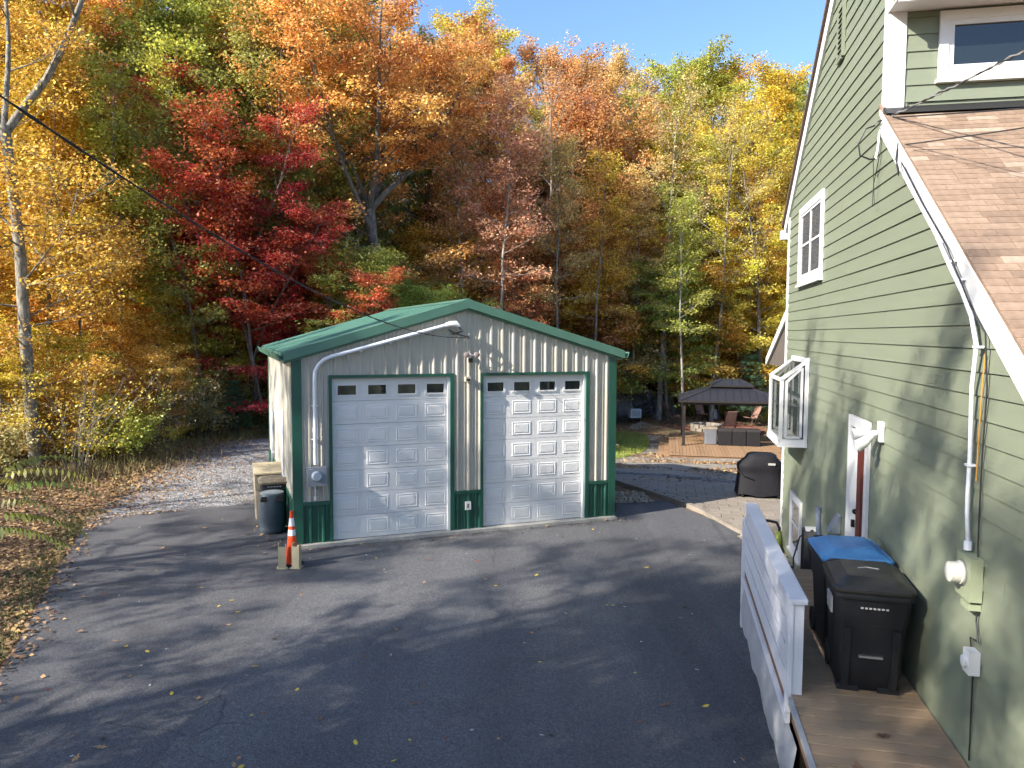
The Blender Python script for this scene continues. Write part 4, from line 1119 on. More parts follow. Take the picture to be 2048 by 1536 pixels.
# boulders and rubble
def rock(name, lab, x, y, z, sx, sy, sz, seed, mat, group=None):
    bm = bmesh.new(); bmesh.ops.create_icosphere(bm, subdivisions=3, radius=1)
    rgn = np.random.RandomState(seed)
    dirs = rgn.normal(size=(14, 3)); dirs /= np.linalg.norm(dirs, axis=1)[:, None]; cut = rgn.uniform(.62, .95, 14)
    for v in bm.verts:
        p = np.array(v.co)
        for d_, c_ in zip(dirs, cut):
            q = p @ d_
            if q > c_: p = p - d_ * (q - c_)
        p = p * (1 + rgn.uniform(-.025, .025))
        v.co = (p[0] * sx, p[1] * sy, p[2] * sz)
    me = bpy.data.meshes.new(name); bm.to_mesh(me); bm.free(); me.materials.append(mat)
    o = put(name, me, None, (x, y, z), (0, 0, rgn.uniform(0, 6)))
    return tag(o, lab, 'boulder', group)
rock('boulder', 'large dark boulder at the left of the rock pile', 6.35, 45.2, -.6, 1.3, 1.0, 1.25, 1, m_stone, 'boulders in the yard')
rock('boulder', 'dark boulder behind the pale box', 7.5, 46.2, -.6, 1.0, .8, 1.0, 2, m_stone, 'boulders in the yard')
rock('boulder', 'long low grey boulder right of the rubble heap', 9.3, 47.0, -.9, 1.9, 1.0, 1.0, 3, m_stone, 'boulders in the yard')
rock('boulder', 'pointed boulder at the top of the rubble heap', 8.2, 46.6, -.5, .8, .7, 1.0, 4, m_stone, 'boulders in the yard')
mb = MB(); rg = random.Random(77)
for i in range(900):
    a = rg.uniform(0, 6.28); r_ = abs(rg.gauss(0, .55))
    x = 8.35 + 1.25 * r_ * math.cos(a); y = 44.9 + .9 * r_ * math.sin(a)
    hgt = max(0, 1.05 * (1 - r_ / 1.6))
    s_ = rg.uniform(.05, .15)
    vs = [(x + rg.uniform(-1, 1) * s_, y + rg.uniform(-1, 1) * s_, -1.2 + hgt + rg.uniform(-1, 1) * s_) for _ in range(4)]
    mb.add(vs, [(0, 1, 2), (0, 1, 3), (0, 2, 3), (1, 2, 3)])
o = mb.build('rubble_heap', m_rubble, None, kind='stuff'); tag(o, 'heap of small grey rubble stones beside the boulders', 'rubble')
# ------------------------------------------------------------------ trees
def m_leaf(name='leaves', trans=.48):
    """leaf colour comes from the tree (object colour), varied leaf by leaf and clump by clump"""
    mt = bpy.data.materials.new(name); mt.use_nodes = True
    t = mt.node_tree; t.nodes.clear()
    oi = t.nodes.new('ShaderNodeObjectInfo')
    lr = nn(t, 'ShaderNodeAttribute', attribute_name='lr'); cl = nn(t, 'ShaderNodeAttribute', attribute_name='cl')
    def mp(src, a, b):
        r_ = nn(t, 'ShaderNodeMapRange'); t.links.new(src, r_.inputs[0]); r_.inputs[3].default_value = a; r_.inputs[4].default_value = b
        return r_.outputs[0]
    def mth(op, a, b):
        n = t.nodes.new('ShaderNodeMath'); n.operation = op; t.links.new(a, n.inputs[0]); t.links.new(b, n.inputs[1]); return n.outputs[0]
    tc = t.nodes.new('ShaderNodeTexCoord'); nz = nn(t, 'ShaderNodeTexNoise', Scale=.42, Detail=3.0); t.links.new(tc.outputs['Object'], nz.inputs['Vector'])
    nr = nn(t, 'ShaderNodeMapRange'); t.links.new(nz.outputs[0], nr.inputs[0]); nr.inputs[1].default_value = .42; nr.inputs[2].default_value = .72; nr.inputs[3].default_value = 0.0; nr.inputs[4].default_value = .026
    hue = mth('ADD', mth('ADD', mp(cl.outputs['Fac'], .482, .514), mp(lr.outputs['Fac'], -.012, .020)), nr.outputs[0])
    val = mth('MULTIPLY', mp(cl.outputs['Fac'], .78, 1.22), mp(lr.outputs['Fac'], .66, 1.48))
    hs = t.nodes.new('ShaderNodeHueSaturation'); t.links.new(hue, hs.inputs['Hue']); t.links.new(val, hs.inputs['Value']); t.links.new(oi.outputs['Color'], hs.inputs['Color'])
    t.links.new(mp(lr.outputs['Fac'], 1.06, .86), hs.inputs['Saturation'])
    d = t.nodes.new('ShaderNodeBsdfDiffuse'); tr = t.nodes.new('ShaderNodeBsdfTranslucent'); gl_ = nn(t, 'ShaderNodeBsdfGlossy', Roughness=.45)
    t.links.new(hs.outputs[0], d.inputs[0]); t.links.new(hs.outputs[0], tr.inputs[0])
    m1 = t.nodes.new('ShaderNodeMixShader'); m1.inputs[0].default_value = trans; t.links.new(d.outputs[0], m1.inputs[1]); t.links.new(tr.outputs[0], m1.inputs[2])
    m2 = t.nodes.new('ShaderNodeMixShader'); m2.inputs[0].default_value = .045; t.links.new(m1.outputs[0], m2.inputs[1]); t.links.new(gl_.outputs[0], m2.inputs[2])
    out = t.nodes.new('ShaderNodeOutputMaterial'); t.links.new(m2.outputs[0], out.inputs[0])
    return mt
M_LEAF = m_leaf()
def m_bark(name, a, b_, scale=9.0):
    mt, t, bs = nodes(name)
    tc = t.nodes.new('ShaderNodeTexCoord'); mp = nn(t, 'ShaderNodeMapping'); mp.inputs['Scale'].default_value = (scale, scale, scale * .35); t.links.new(tc.outputs['Object'], mp.inputs[0])
    n = nn(t, 'ShaderNodeTexNoise', Scale=1.0, Detail=8.0, Roughness=.7); t.links.new(mp.outputs[0], n.inputs['Vector'])
    t.links.new(ramp(t, n.outputs[0], [(.32, a), (.66, b_)]), bs.inputs['Base Color']); bs.inputs['Roughness'].default_value = .9; bs.inputs['Specular IOR Level'].default_value = .2
    bp = nn(t, 'ShaderNodeBump', Strength=.8, Distance=.03); t.links.new(n.outputs[0], bp.inputs['Height']); t.links.new(bp.outputs[0], bs.inputs['Normal'])
    return mt
BARK = m_bark('grey_bark', (.055, .048, .042), (.24, .215, .185))
BARKD = m_bark('dark_bark', (.03, .025, .022), (.12, .10, .085))
BARKP = m_bark('pale_bark', (.10, .092, .078), (.36, .33, .28), 7.0)
BARKM = m_bark('mottled_bark', (.05, .046, .036), (.34, .32, .27), 10.0)

class Tree:
    """skeleton of branches plus leaf anchors, all in numpy"""
    def __init__(s, seed):
        s.r = np.random.RandomState(seed); s.mb = MB(); s.anch = []; s.clid = 0
    def limb(s, p, d, length, r0, r1, n, sides, curve=.12, lift=.15, droop=0):
        pts = [np.array(p, float)]; d = np.array(d, float); d /= np.linalg.norm(d)
        for i in range(n):
            d = d + s.r.normal(size=3) * curve * .5 + np.array([0, 0, lift / n - droop * i / n])
            d /= np.linalg.norm(d); pts.append(pts[-1] + d * length / n)
        rr = [r0 + (r1 - r0) * i / n for i in range(n + 1)]
        if sides: s.mb.tube([Vector(q) for q in pts], rr, sides, False)
        return pts, rr
    def at(s, pts, k):
        x = k * (len(pts) - 1); i = min(int(x), len(pts) - 2); f = x - i
        return pts[i] * (1 - f) + pts[i + 1] * f, (pts[i + 1] - pts[i]) / (np.linalg.norm(pts[i + 1] - pts[i]) + 1e-9)
    def sub(s, pts, rad, n2, l2, n3, l3, k0=.25, flat=.35, sides2=4, twigs=True):
        """side branches along a limb, then twigs that carry leaves"""
        s.clid += 1
        clv = s.r.rand()
        for j in range(n2):
            k = k0 + (1 - k0) * (j + s.r.rand()) / n2
            p, d = s.at(pts, k)
            a = s.r.uniform(.5, 1.15) * (1 if j % 2 else -1)
            dd = np.array([d[0] * math.cos(a) - d[1] * math.sin(a), d[0] * math.sin(a) + d[1] * math.cos(a), d[2] * .6 + s.r.normal() * flat + .1])
            if j == n2 - 1: dd = d
            ll = l2 * s.r.uniform(.6, 1.2) * (1.15 - .55 * k)
            q, _ = s.limb(p, dd, ll, max(.006, rad * .35), .005, 3, sides2, .3, .1)
            cv = clv * .6 + s.r.rand() * .4
            for m_ in range(n3):
                kk = .25 + .75 * (m_ + s.r.rand()) / n3
                pp, d2 = s.at(q, kk)
                a = s.r.uniform(.4, 1.2) * (1 if m_ % 2 else -1)
                d3 = np.array([d2[0] * math.cos(a) - d2[1] * math.sin(a), d2[0] * math.sin(a) + d2[1] * math.cos(a), d2[2] * .5 + s.r.normal() * flat])
                d3 /= np.linalg.norm(d3)
                e = pp + d3 * l3 * s.r.uniform(.6, 1.3)
                if twigs: s.mb.tube([Vector(pp), Vector(e)], [.006, .003], 3, False)
                s.anch.append((pp * .35 + e * .65, cv)); 
                if m_ % 2 == 0: s.anch.append((e, cv))
    def leaves(s, per, size, sx=.22, sz=.10, keep=1.0, up=.75):
        A = np.array([a for a, _ in s.anch]); cv = np.array([c for _, c in s.anch])
        if keep < 1:
            kx = s.r.rand(len(A)) < keep; A = A[kx]; cv = cv[kx]
        # anchors thin out at random so that the crown has gaps and clumps
        nl = np.maximum(0, s.r.normal(per, per * .55, len(A))).astype(int)
        idx = np.repeat(np.arange(len(A)), nl); N = len(idx)
        P = A[idx] + s.r.normal(size=(N, 3)) * np.array([sx, sx, sz])
        nrm = s.r.normal(size=(N, 3)); nrm[:, 2] = np.abs(nrm[:, 2]) + up; nrm /= np.linalg.norm(nrm, axis=1)[:, None]
        t1 = s.r.normal(size=(N, 3)); t1 -= nrm * (t1 * nrm).sum(1)[:, None]; t1 /= np.linalg.norm(t1, axis=1)[:, None]
        t2 = np.cross(nrm, t1)
        L_ = size * s.r.uniform(.65, 1.35, N)[:, None]
        V = np.empty((N, 4, 3), np.float32)
        V[:, 0] = P - t1 * L_ * .5; V[:, 1] = P - t2 * L_ * .36 + nrm * L_ * .08; V[:, 2] = P + t1 * L_ * .55; V[:, 3] = P + t2 * L_ * .36 + nrm * L_ * .08
        me = bpy.data.meshes.new('crown')
        me.vertices.add(N * 4); me.vertices.foreach_set('co', V.reshape(-1))
        me.loops.add(N * 4); me.loops.foreach_set('vertex_index', np.arange(N * 4, dtype=np.int32))
        me.polygons.add(N); me.polygons.foreach_set('loop_start', np.arange(0, N * 4, 4, dtype=np.int32)); me.polygons.foreach_set('loop_total', np.full(N, 4, np.int32))
        a1 = me.attributes.new('lr', 'FLOAT', 'FACE'); a1.data.foreach_set('value', s.r.rand(N).astype(np.float32))
        a2 = me.attributes.new('cl', 'FLOAT', 'FACE'); a2.data.foreach_set('value', cv[idx].astype(np.float32))
        me.update(); me.materials.append(M_LEAF)
        return me
    def wood(s, mat):
        me = s.mb.mesh('trunk', True); me.materials.append(mat)
        return me

LEAFS, LEAFN = .78, 1.6       # finer leaves, more of them
def forest_tree(seed, H, rad, base, cr, n1=24, n2=5, n3=4, per=9, size=.13, bark=BARK, shape='dome', lean=(0, 0), keep=1.0, elev=(.15, 1.1), l3=.45, sx=.24, wob=.05, bare=0, sz=.10):
    t = Tree(seed)
    tp, _ = t.limb((0, 0, -.15), (lean[0], lean[1], 1), H * .95, rad, rad * .12, 14, 8, wob, .08)
    for i in range(n1):
        f = (i + t.r.rand()) / n1
        k = base + (1 - base) * f * .98
        p, d = t.at(tp, k)
        az = i * 2.4 + t.r.normal() * .4
        if shape == 'dome': q = math.sqrt(max(0.0, 1 - (max(0, f - .35) / .65) ** 2)) * (.75 + .25 * min(1, f / .35))
        elif shape == 'cone': q = 1.05 - .95 * f
        elif shape == 'vase': q = .45 + .55 * math.sin(min(1, f * 1.15) * math.pi * .62)
        else: q = .8 - .35 * f
        ln = cr * max(.22, q) * t.r.uniform(.65, 1.2)
        e = elev[0] + (elev[1] - elev[0]) * f + t.r.normal() * .12
        dd = (math.cos(az) * math.cos(e), math.sin(az) * math.cos(e), math.sin(e))
        rr = max(.012, rad * (1 - k * .8) * .38)
        q_, _ = t.limb(p, dd, ln, rr, .01, 5, 5, .16, .25)
        t.sub(q_, rr, n2, ln * .42, n3, l3)
    return t.wood(bark), t.leaves(per * LEAFN, size * LEAFS, sx, sz, keep)

def leader_tree(seed, fork_h, rad, leaders, n1, cr, bark, per, size, n2=5, n3=4, keep=1.0, trunk_lean=(0, 0, 1), flat=.25, sx=.25, sz=.09, k0=.2, l3=.5, low=0, low_r=3):
    """trunk that divides into several leaders, each with its own limbs"""
    t = Tree(seed)
    tp, _ = t.limb((0, 0, -.15), trunk_lean, fork_h, rad, rad * .72, 8, 9, .04, .03)
    for (k, az, e, ln, rr) in leaders:
        p, d = t.at(tp, min(1, k))
        dd = (math.cos(az) * math.cos(e), math.sin(az) * math.cos(e), math.sin(e))
        lp, _ = t.limb(p, dd, ln, rr, rr * .2, 9, 7, .12, .18)
        for i in range(n1):
            kk = k0 + (1 - k0) * (i + t.r.rand()) / n1
            p2, d2 = t.at(lp, kk)
            a = i * 2.4 + t.r.normal() * .4; e2 = .15 + .55 * kk + t.r.normal() * .18
            d3 = np.array([math.cos(a) * math.cos(e2), math.sin(a) * math.cos(e2), math.sin(e2)]) + d2 * .35
            l1 = cr * (1.1 - .6 * kk) * t.r.uniform(.6, 1.2)
            r1 = max(.012, rr * (1 - kk * .8) * .4)
            q_, _ = t.limb(p2, d3, l1, r1, .008, 4, 5, .18, .15)
            t.sub(q_, r1, n2, l1 * .45, n3, l3, flat=flat)
    for i in range(low):                      # low level sprays on the trunk
        p2, d2 = t.at(tp, .25 + .7 * i / low); a = i * 2.4 + t.r.rand()
        q_, _ = t.limb(p2, (math.cos(a), math.sin(a), .12), low_r * t.r.uniform(.6, 1.1), .03, .008, 4, 5, .15, .1)
        t.sub(q_, .03, n2, low_r * .4, n3, l3, flat=.12)
    return t.wood(bark), t.leaves(per * LEAFN, size * LEAFS, sx, sz, keep)

def bush_mesh(seed, H, rad, stems, per, size, bark=BARKD, n2=4, n3=3, l3=.28, sx=.14, sz=.1, keep=1):
    t = Tree(seed)
    for i in range(stems):
        a = t.r.rand() * 6.28; e = t.r.uniform(.65, 1.4); r0 = rad * .25 * t.r.rand()
        ln = H * t.r.uniform(.6, 1.1)
        q_, _ = t.limb((math.cos(a) * r0, math.sin(a) * r0, -.05), (math.cos(a) * math.cos(e) * rad / H, math.sin(a) * math.cos(e) * rad / H, math.sin(e)), ln, .018, .005, 5, 4, .25, -.1)
        t.sub(q_, .012, n2, ln * .35, n3, l3)
    return t.wood(bark), t.leaves(per * LEAFN, size * LEAFS, sx, sz, keep)

def pine_mesh(seed, H, cr):
    """young white pine: whorls of flat sprays with needle tufts"""
    t = Tree(seed)
    tp, _ = t.limb((0, 0, -.1), (0, 0, 1), H, .08, .015, 10, 7, .02, .02)
    lv = int(H / .45)
    for i in range(lv):
        f = (i + .4) / lv
        for j in range(6):
            a = j * 1.047 + i * .5 + t.r.normal() * .15; p, d = t.at(tp, .12 + .88 * f)
            ln = cr * (1.05 - f) * t.r.uniform(.7, 1.15) + .12
            q_, _ = t.limb(p, (math.cos(a), math.sin(a), .22), ln, .018, .005, 4, 4, .1, .15)
            t.sub(q_, .012, 4, ln * .42, 3, .2, flat=.12)
    A = np.array([a for a, _ in t.anch]); N0 = len(A); per = 26
    idx = np.repeat(np.arange(N0), per); N = len(idx)
    P = A[idx] + t.r.normal(size=(N, 3)) * .05
    d = t.r.normal(size=(N, 3)); d[:, 2] = d[:, 2] * .6 + .35; d /= np.linalg.norm(d, axis=1)[:, None]
    s2 = np.cross(d, t.r.normal(size=(N, 3))); s2 /= np.linalg.norm(s2, axis=1)[:, None]
    V = np.empty((N, 3, 3), np.float32); V[:, 0] = P - s2 * .007; V[:, 1] = P + s2 * .007; V[:, 2] = P + d * t.r.uniform(.10, .17, N)[:, None]
    me = bpy.data.meshes.new('crown'); me.from_pydata(V.reshape(-1, 3).tolist(), [], np.arange(N * 3).reshape(-1, 3).tolist())
    a1 = me.attributes.new('lr', 'FLOAT', 'FACE'); a1.data.foreach_set('value', t.r.rand(N).astype(np.float32))
    a2 = me.attributes.new('cl', 'FLOAT', 'FACE'); a2.data.foreach_set('value', np.full(N, .5, np.float32) + t.r.rand(N0)[idx].astype(np.float32) * .2 - .1)
    me.update(); me.materials.append(M_LEAF)
    return t.wood(BARKD), me

PR = {}
PR['tall0'] = forest_tree(11, 19, .20, .34, 4.1, 30, 5, 5, 13, .16)
PR['tall1'] = forest_tree(12, 20, .22, .40, 3.9, 28, 5, 5, 13, .16, bark=BARKD)
PR['tall2'] = forest_tree(13, 18, .18, .28, 4.3, 32, 5, 5, 12, .16, shape='vase')
PR['dome'] = forest_tree(14, 20, .26, .26, 5.2, 40, 6, 5, 13, .16, shape='dome')
PR['oak'] = forest_tree(15, 14.5, .26, .24, 4.8, 38, 6, 5, 13, .15, bark=BARKD, shape='dome')
PR['shade'] = forest_tree(29, 18, .22, .30, 4.0, 22, 5, 4, 17, .15, bark=BARKD, keep=.43, sx=.20)
PR['sparse'] = forest_tree(16, 18, .17, .40, 3.6, 26, 5, 4, 5.5, .14, bark=BARKP, shape='vase')
PR['bare'] = forest_tree(17, 18, .17, .42, 3.4, 26, 6, 5, 1.2, .11, bark=BARKP, shape='vase', keep=.6)
PR['under0'] = forest_tree(18, 7.5, .075, .14, 2.7, 26, 5, 5, 12, .13, bark=BARK, shape='dome', elev=(.05, .8), sz=.06)
PR['under1'] = forest_tree(19, 5.5, .05, .12, 2.4, 22, 5, 5, 12, .12, bark=BARK, shape='dome', elev=(.0, .7), sz=.05)
PR['slim0'] = forest_tree(20, 15, .10, .40, 2.6, 24, 4, 4, 10, .14, bark=BARKP, shape='x', wob=.07)
PR['slim1'] = forest_tree(21, 12, .075, .32, 2.2, 22, 4, 4, 10, .14, bark=BARK, shape='x', lean=(-.10, .0), wob=.09)
PR['orange'] = leader_tree(30, 9.6, .30, [(.70, 2.7, .95, 8.6, .13), (.82, 2.2, 1.0, 8.8, .14), (.95, 1.3, 1.35, 9.2, .15), (1.0, .35, .80, 8.8, .17), (1.0, 5.2, 1.0, 8.8, .14), (.90, 4.0, .95, 8.2, .13), (.99, .9, 1.15, 9.0, .13), (1, 3.4, 1.2, 9, .12)],
                           12, 3.7, BARK, 13, .155, 5, 5, low=8, low_r=3.8, keep=.95)
PR['redA'] = leader_tree(31, 4.0, .15, [(.3, 3.3, 1.2, 6.8, .085), (.6, 2.4, 1.35, 9.5, .10), (1, .4, 1.3, 10.5, .10), (1, 1.8, 1.45, 11.5, .11), (.5, 5.4, 1.1, 8, .08), (.8, 0.1, .95, 7, .07)],
                         14, 2.7, BARKP, 11, .135, 5, 5, flat=.10, sz=.05, k0=.12, low=7, low_r=2.8)
PR['redB'] = leader_tree(32, 3.0, .10, [(.4, .3, .9, 6.0, .06), (1, 2.2, 1.3, 7.5, .07), (1, 4.2, 1.15, 6.5, .06), (.7, 5.5, .8, 5.5, .05)], 12, 2.4, BARK, 11, .135, 5, 5, flat=.09, sz=.05, k0=.12, low=5, low_r=2.4)
PR['left'] = leader_tree(33, 9.6, .175, [(.98, 0.45, 1.02, 8.5, .12), (1, 1.4, 1.40, 7.5, .08), (.9, 2.6, 1.0, 5, .05), (.7, 3.4, .7, 3.6, .04), (.55, 5.8, .6, 3.4, .035), (.45, .8, .5, 3.0, .03)],
                         9, 2.1, BARKM, 7, .12, 4, 4, trunk_lean=(-.015, 0, 1), k0=.2, low=12, low_r=2.3)
PR['shrub0'] = bush_mesh(40, 1.7, 1.1, 15, 9, .10)
PR['shrub1'] = bush_mesh(41, 1.2, 1.0, 14, 8, .075, n3=4)
PR['shrub2'] = bush_mesh(42, 2.4, 1.3, 13, 2.6, .09, bark=BARKP)
PR['pine0'] = pine_mesh(50, 4.2, 1.35)
print('LEAVES', {k: len(v[1].polygons) for k, v in PR.items()})

COL = dict(yellow=(.72, .48, .05), gold=(.72, .40, .055), lemon=(.74, .59, .08), ygreen=(.46, .44, .07), olive=(.30, .31, .06), green=(.16, .23, .045), lime=(.36, .42, .08),
           orange=(.82, .39, .115), peach=(.78, .40, .17), red=(.62, .045, .05), crimson=(.54, .036, .045), scarlet=(.66, .12, .045), rust=(.66, .29, .115), brown=(.50, .27, .12), tan=(.68, .46, .19),
           pink=(.70, .33, .20), pine=(.09, .17, .07), straw=(.50, .39, .17))
WORDS = dict(yellow='yellow', gold='golden', lemon='lemon yellow', ygreen='yellow-green', olive='olive green', green='green', lime='lime green', orange='orange', peach='peach orange', red='red', crimson='crimson',
             scarlet='scarlet', rust='rust brown', brown='brown', tan='tan', pink='pinkish', pine='dark green', straw='straw')
def plant(kind, x, y, sc, col, label, name='tree', cat='tree', group=None, rz=None, z=None, scz=None, jit=.0, rg=random.Random(99)):
    wm, lm = PR[kind]
    zz = (tz(x, y) if z is None else z) + (max(0, (y - 52) * .035)) + (min(1.2, (-13 - x) * .05) if x < -13 else 0)
    o = thing(name, label, cat, (x, y, zz), rg.uniform(0, 6.28) if rz is None else rz, group)
    o.scale = (sc, sc, scz or sc)
    a = put('trunk' if cat == 'tree' else 'stems', wm, o); b = put('crown' if cat == 'tree' else 'foliage', lm, o)
    c = COL[col] if isinstance(col, str) else col
    if jit: c = tuple(max(.01, v * (1 + rg.uniform(-jit, jit))) for v in c)
    b.color = (*c, 1)
    return o

# --- trees that stand out in the photograph
plant('left', -13.45, 21.2, 1.0, 'gold', 'pale forked trunk with sparse golden leaves at the left edge of the woods', rz=0)
plant('slim0', -15.2, 29.4, .95, 'ygreen', 'slim straight pale trunk left of the gravel drive', rz=1)
plant('slim1', -11.4, 28.4, 1.0, 'olive', 'thin leaning trunk behind the gravel drive', rz=0)
plant('slim1', -9.6, 29.3, 1.05, 'scarlet', 'thin leaning trunk at the back corner of the garage', rz=.6)
plant('redA', -12.0, 31.5, .88, 'crimson', 'tall crimson maple with several pale stems left of the garage', rz=0, scz=.88)
plant('redB', -9.9, 29.4, .95, 'red', 'lower bright red maple against the garage left corner', rz=2.0)
plant('redB', -14.2, 34.0, 1.1, 'scarlet', 'dark red maple behind the tall crimson one', rz=4.0)
plant('redB', -6.0, 29.6, .66, 'scarlet', 'low scarlet maple peeping over the garage roof', rz=1.0)
plant('orange', -5.8, 34.0, 1.0, 'orange', 'big spreading orange maple rising behind the garage', rz=0)
plant('oak', 4.2, 47.0, 1.28, 'rust', 'rust brown domed oak right of the orange maple', rz=0)
plant('oak', 1.2, 47.5, 1.1, 'pink', 'pinkish brown oak right behind the garage ridge', rz=2)
plant('slim0', -.6, 35, 1.05, 'pink', 'tall pale twin trunk over the garage ridge with pinkish leaves', rz=3)
plant('redB', 7.6, 51.0, 1.45, 'red', 'narrow red maple beside the rust brown oak', rz=5)
plant('sparse', 8.6, 44, 1.02, 'tan', 'nearly bare pale tree with tan leaves in the middle of the tree line', rz=2.5)
plant('bare', 7.0, 47, 1.02, 'pink', 'leafless grey tree against the sky right of the middle', rz=.4)
plant('bare', 2.2, 45, 1.06, 'tan', 'leafless twiggy tree above the rust brown oak', rz=2.2)
plant('sparse', 11.5, 43.5, .92, 'straw', 'straw coloured thin tree left of the tall yellow tree', rz=1)
for x, y, s_, c in ((-17.5, 44, 1.3, 'lime'), (-14.2, 43, 1.28, 'ygreen'), (-11.5, 45, 1.3, 'lime')):
    plant('dome', x, y, s_, c, '%s high crown above the crimson maple, %s' % (WORDS[c], 'farthest left' if x < -17 else 'middle' if x < -14 else 'next to the orange maple'))
plant('dome', 15.5, 49, 1.06, 'yellow', 'tall bright yellow domed tree near the house gable', rz=1)
plant('dome', 19.5, 46, .95, 'olive', 'olive green tree half hidden by the house gable', rz=3)
plant('tall2', 14.2, 43, .86, 'lemon', 'lemon yellow tree in front of the tall yellow one', rz=2)
plant('under0', -3.5, 40, 1.25, 'gold', 'golden young tree seen just above the garage ridge', rz=2)
plant('under0', 1.5, 43, 1.3, 'rust', 'rust coloured young tree right of the garage ridge', rz=3)
plant('under0', 4.5, 44, 1.2, 'gold', 'golden young tree above the right garage eave', rz=4)
plant('under0', 6.2, 46, 1.35, 'tan', 'tan young tree between garage and gazebo', rz=1)
plant('tall2', 11.0, 47.0, .80, 'ygreen', 'yellow-green tree behind the gazebo', rz=4)
plant('under0', 9.0, 43.5, 1.25, 'lime', 'lime green layered young tree left above the gazebo', rz=1, z=-1.2)
plant('slim0', 8.9, 39.2, .85, 'ygreen', 'pale trunk rising beside the left of the gazebo', rz=4, z=-1.2)
plant('tall2', 10.2, 47.5, .70, 'ygreen', 'yellow-green tree rising left behind the gazebo', rz=5)
plant('tall0', 13.0, 47.5, .82, 'lemon', 'pale lemon tree behind the right of the gazebo', rz=5)
plant('tall2', 17.0, 44.5, .74, 'yellow', 'yellow tree beside the white corner of the house', rz=2)
plant('under0', 11.2, 47.8, 1.2, 'ygreen', 'yellow-green young tree left behind the gazebo roof', rz=2, z=-1.2)
plant('under0', 15.0, 45.5, 1.3, 'yellow', 'yellow young tree right behind the gazebo roof', rz=2)
plant('under0', 12.2, 44.5, 1.2, 'gold', 'golden young tree above the gazebo roof', rz=3)
plant('under1', 15.8, 43.0, .75, 'lemon', 'small bright lemon yellow tree beside the garden window', rz=3)
plant('pine0', 13.6, 42.5, .95, (.08, .16, .07), 'young pine right above the gazebo roof', name='pine_tree', rz=1)
plant('pine0', -5.2, 28.5, 1.05, 'pine', 'young pine behind the left slope of the garage roof', name='pine_tree', rz=1)
plant('pine0', -7.0, 29.6, .95, 'pine', 'young pine between the red maples and the garage roof', name='pine_tree', rz=2.6)
plant('pine0', 2.2, 32, 1.0, 'pine', 'dark pine just right of the garage ridge', name='pine_tree', rz=.5)
plant('pine0', -10.2, 27.9, .5, 'pine', 'tiny pine at the back of the gravel drive', name='pine_tree', rz=.5)

# --- the rest of the woods
rg = random.Random(2024)
def zone(x, y):
    """which colours grow where, by bearing from the drive"""
    b = x / y
    if b < -.42: return ['gold', 'gold', 'yellow', 'orange', 'tan', 'ygreen', 'gold']
    if b < -.20: return ['ygreen', 'olive', 'lime', 'gold', 'olive', 'ygreen']
    if b < .0: return ['orange', 'gold', 'olive', 'yellow', 'peach', 'ygreen']
    if b < .17: return ['rust', 'tan', 'gold', 'peach', 'ygreen', 'gold', 'rust']
    return ['yellow', 'ygreen', 'olive', 'lemon', 'gold', 'yellow']
def side(x, y):
    b = x / y
    for lim, w_ in ((-.62, 'at the far left edge'), (-.54, 'behind the forked trunk'), (-.47, 'above the gravel drive'), (-.40, 'left of the crimson maple'), (-.31, 'behind the crimson maple'), (-.24, 'right of the crimson maple'), (-.17, 'left of the orange maple'),
                    (-.10, 'behind the orange maple'), (-.03, 'above the garage ridge'), (.05, 'above the right garage door'), (.11, 'right of the garage ridge'), (.16, 'above the right garage eave'), (.22, 'left above the gazebo'), (.29, 'above the gazebo'), (.36, 'beside the house gable')):
        if b < lim: return w_
    return 'behind the house'
def near(y): return 'nearest the camera' if y < 21 else 'a little back' if y < 23 else 'midway back' if y < 25 else 'farther back' if y < 27 else 'nearly rearmost' if y < 29 else 'rearmost'
def fill(y0, n, kinds, names, grp, tmpl, scl, span=.80, avoid=True, jy=2.0, lo=-1.0, hi=1.0):
    row = 'first' if y0 < 35 else 'second' if y0 < 37.5 else 'third' if y0 < 40 else 'fourth' if y0 < 44 else 'fifth' if y0 < 47.5 else 'sixth' if y0 < 49 else 'seventh' if y0 < 52 else 'eighth' if y0 < 57 else 'ninth' if y0 < 61 else 'tenth' if y0 < 63.5 else 'eleventh' if y0 < 70 else 'last'
    for i in range(n):
        y = y0 + rg.uniform(-jy, jy)
        x = span * y0 * (lo + (hi - lo) * (i + rg.uniform(.15, .85)) / n)
        if avoid and y < 47 and x > (-1.5 if 'under0' in kinds else -7.5): continue
        if avoid and y < 30 and -10.8 < x: continue
        c = rg.choice(zone(x, y))
        plant(rg.choice(kinds), x, y, rg.uniform(*scl), c, tmpl % (WORDS[c], row, side(x, y)), group=grp, jit=.12)
TT = 'tall trees in the woods', '%s tall tree, %s row, %s'
FT = 'far trees in the woods', '%s far tree, %s row, %s'
UT = 'young trees under the canopy', '%s young understory tree, %s row, %s'
DT = 'young trees deep in the woods', '%s young tree deep in the woods, %s row, %s'
def f2(y0, n, kinds, tx, scl, **kw): fill(y0, n, kinds, 0, tx[0], tx[1], scl, **kw)
f2(33, 5, ['tall0', 'tall1', 'tall2'], TT, (.95, 1.12), lo=-1, hi=-.38)
f2(37, 12, ['tall0', 'tall1', 'tall2'], TT, (.80, .98))
f2(42, 14, ['tall0', 'tall1', 'tall2', 'sparse'], TT, (.82, .98))
f2(48, 16, ['tall0', 'tall1', 'tall2', 'dome'], TT, (.85, 1.0))
f2(55, 17, ['tall0', 'tall1', 'dome'], FT, (.88, 1.02))
f2(63, 18, ['tall0', 'dome', 'oak'], FT, (.88, 1.0))
f2(74, 20, ['dome', 'oak', 'tall2'], FT, (.85, 1.0))
f2(38, 6, ['tall0', 'tall2', 'dome'], TT, (1.05, 1.22), lo=-1, hi=-.28)
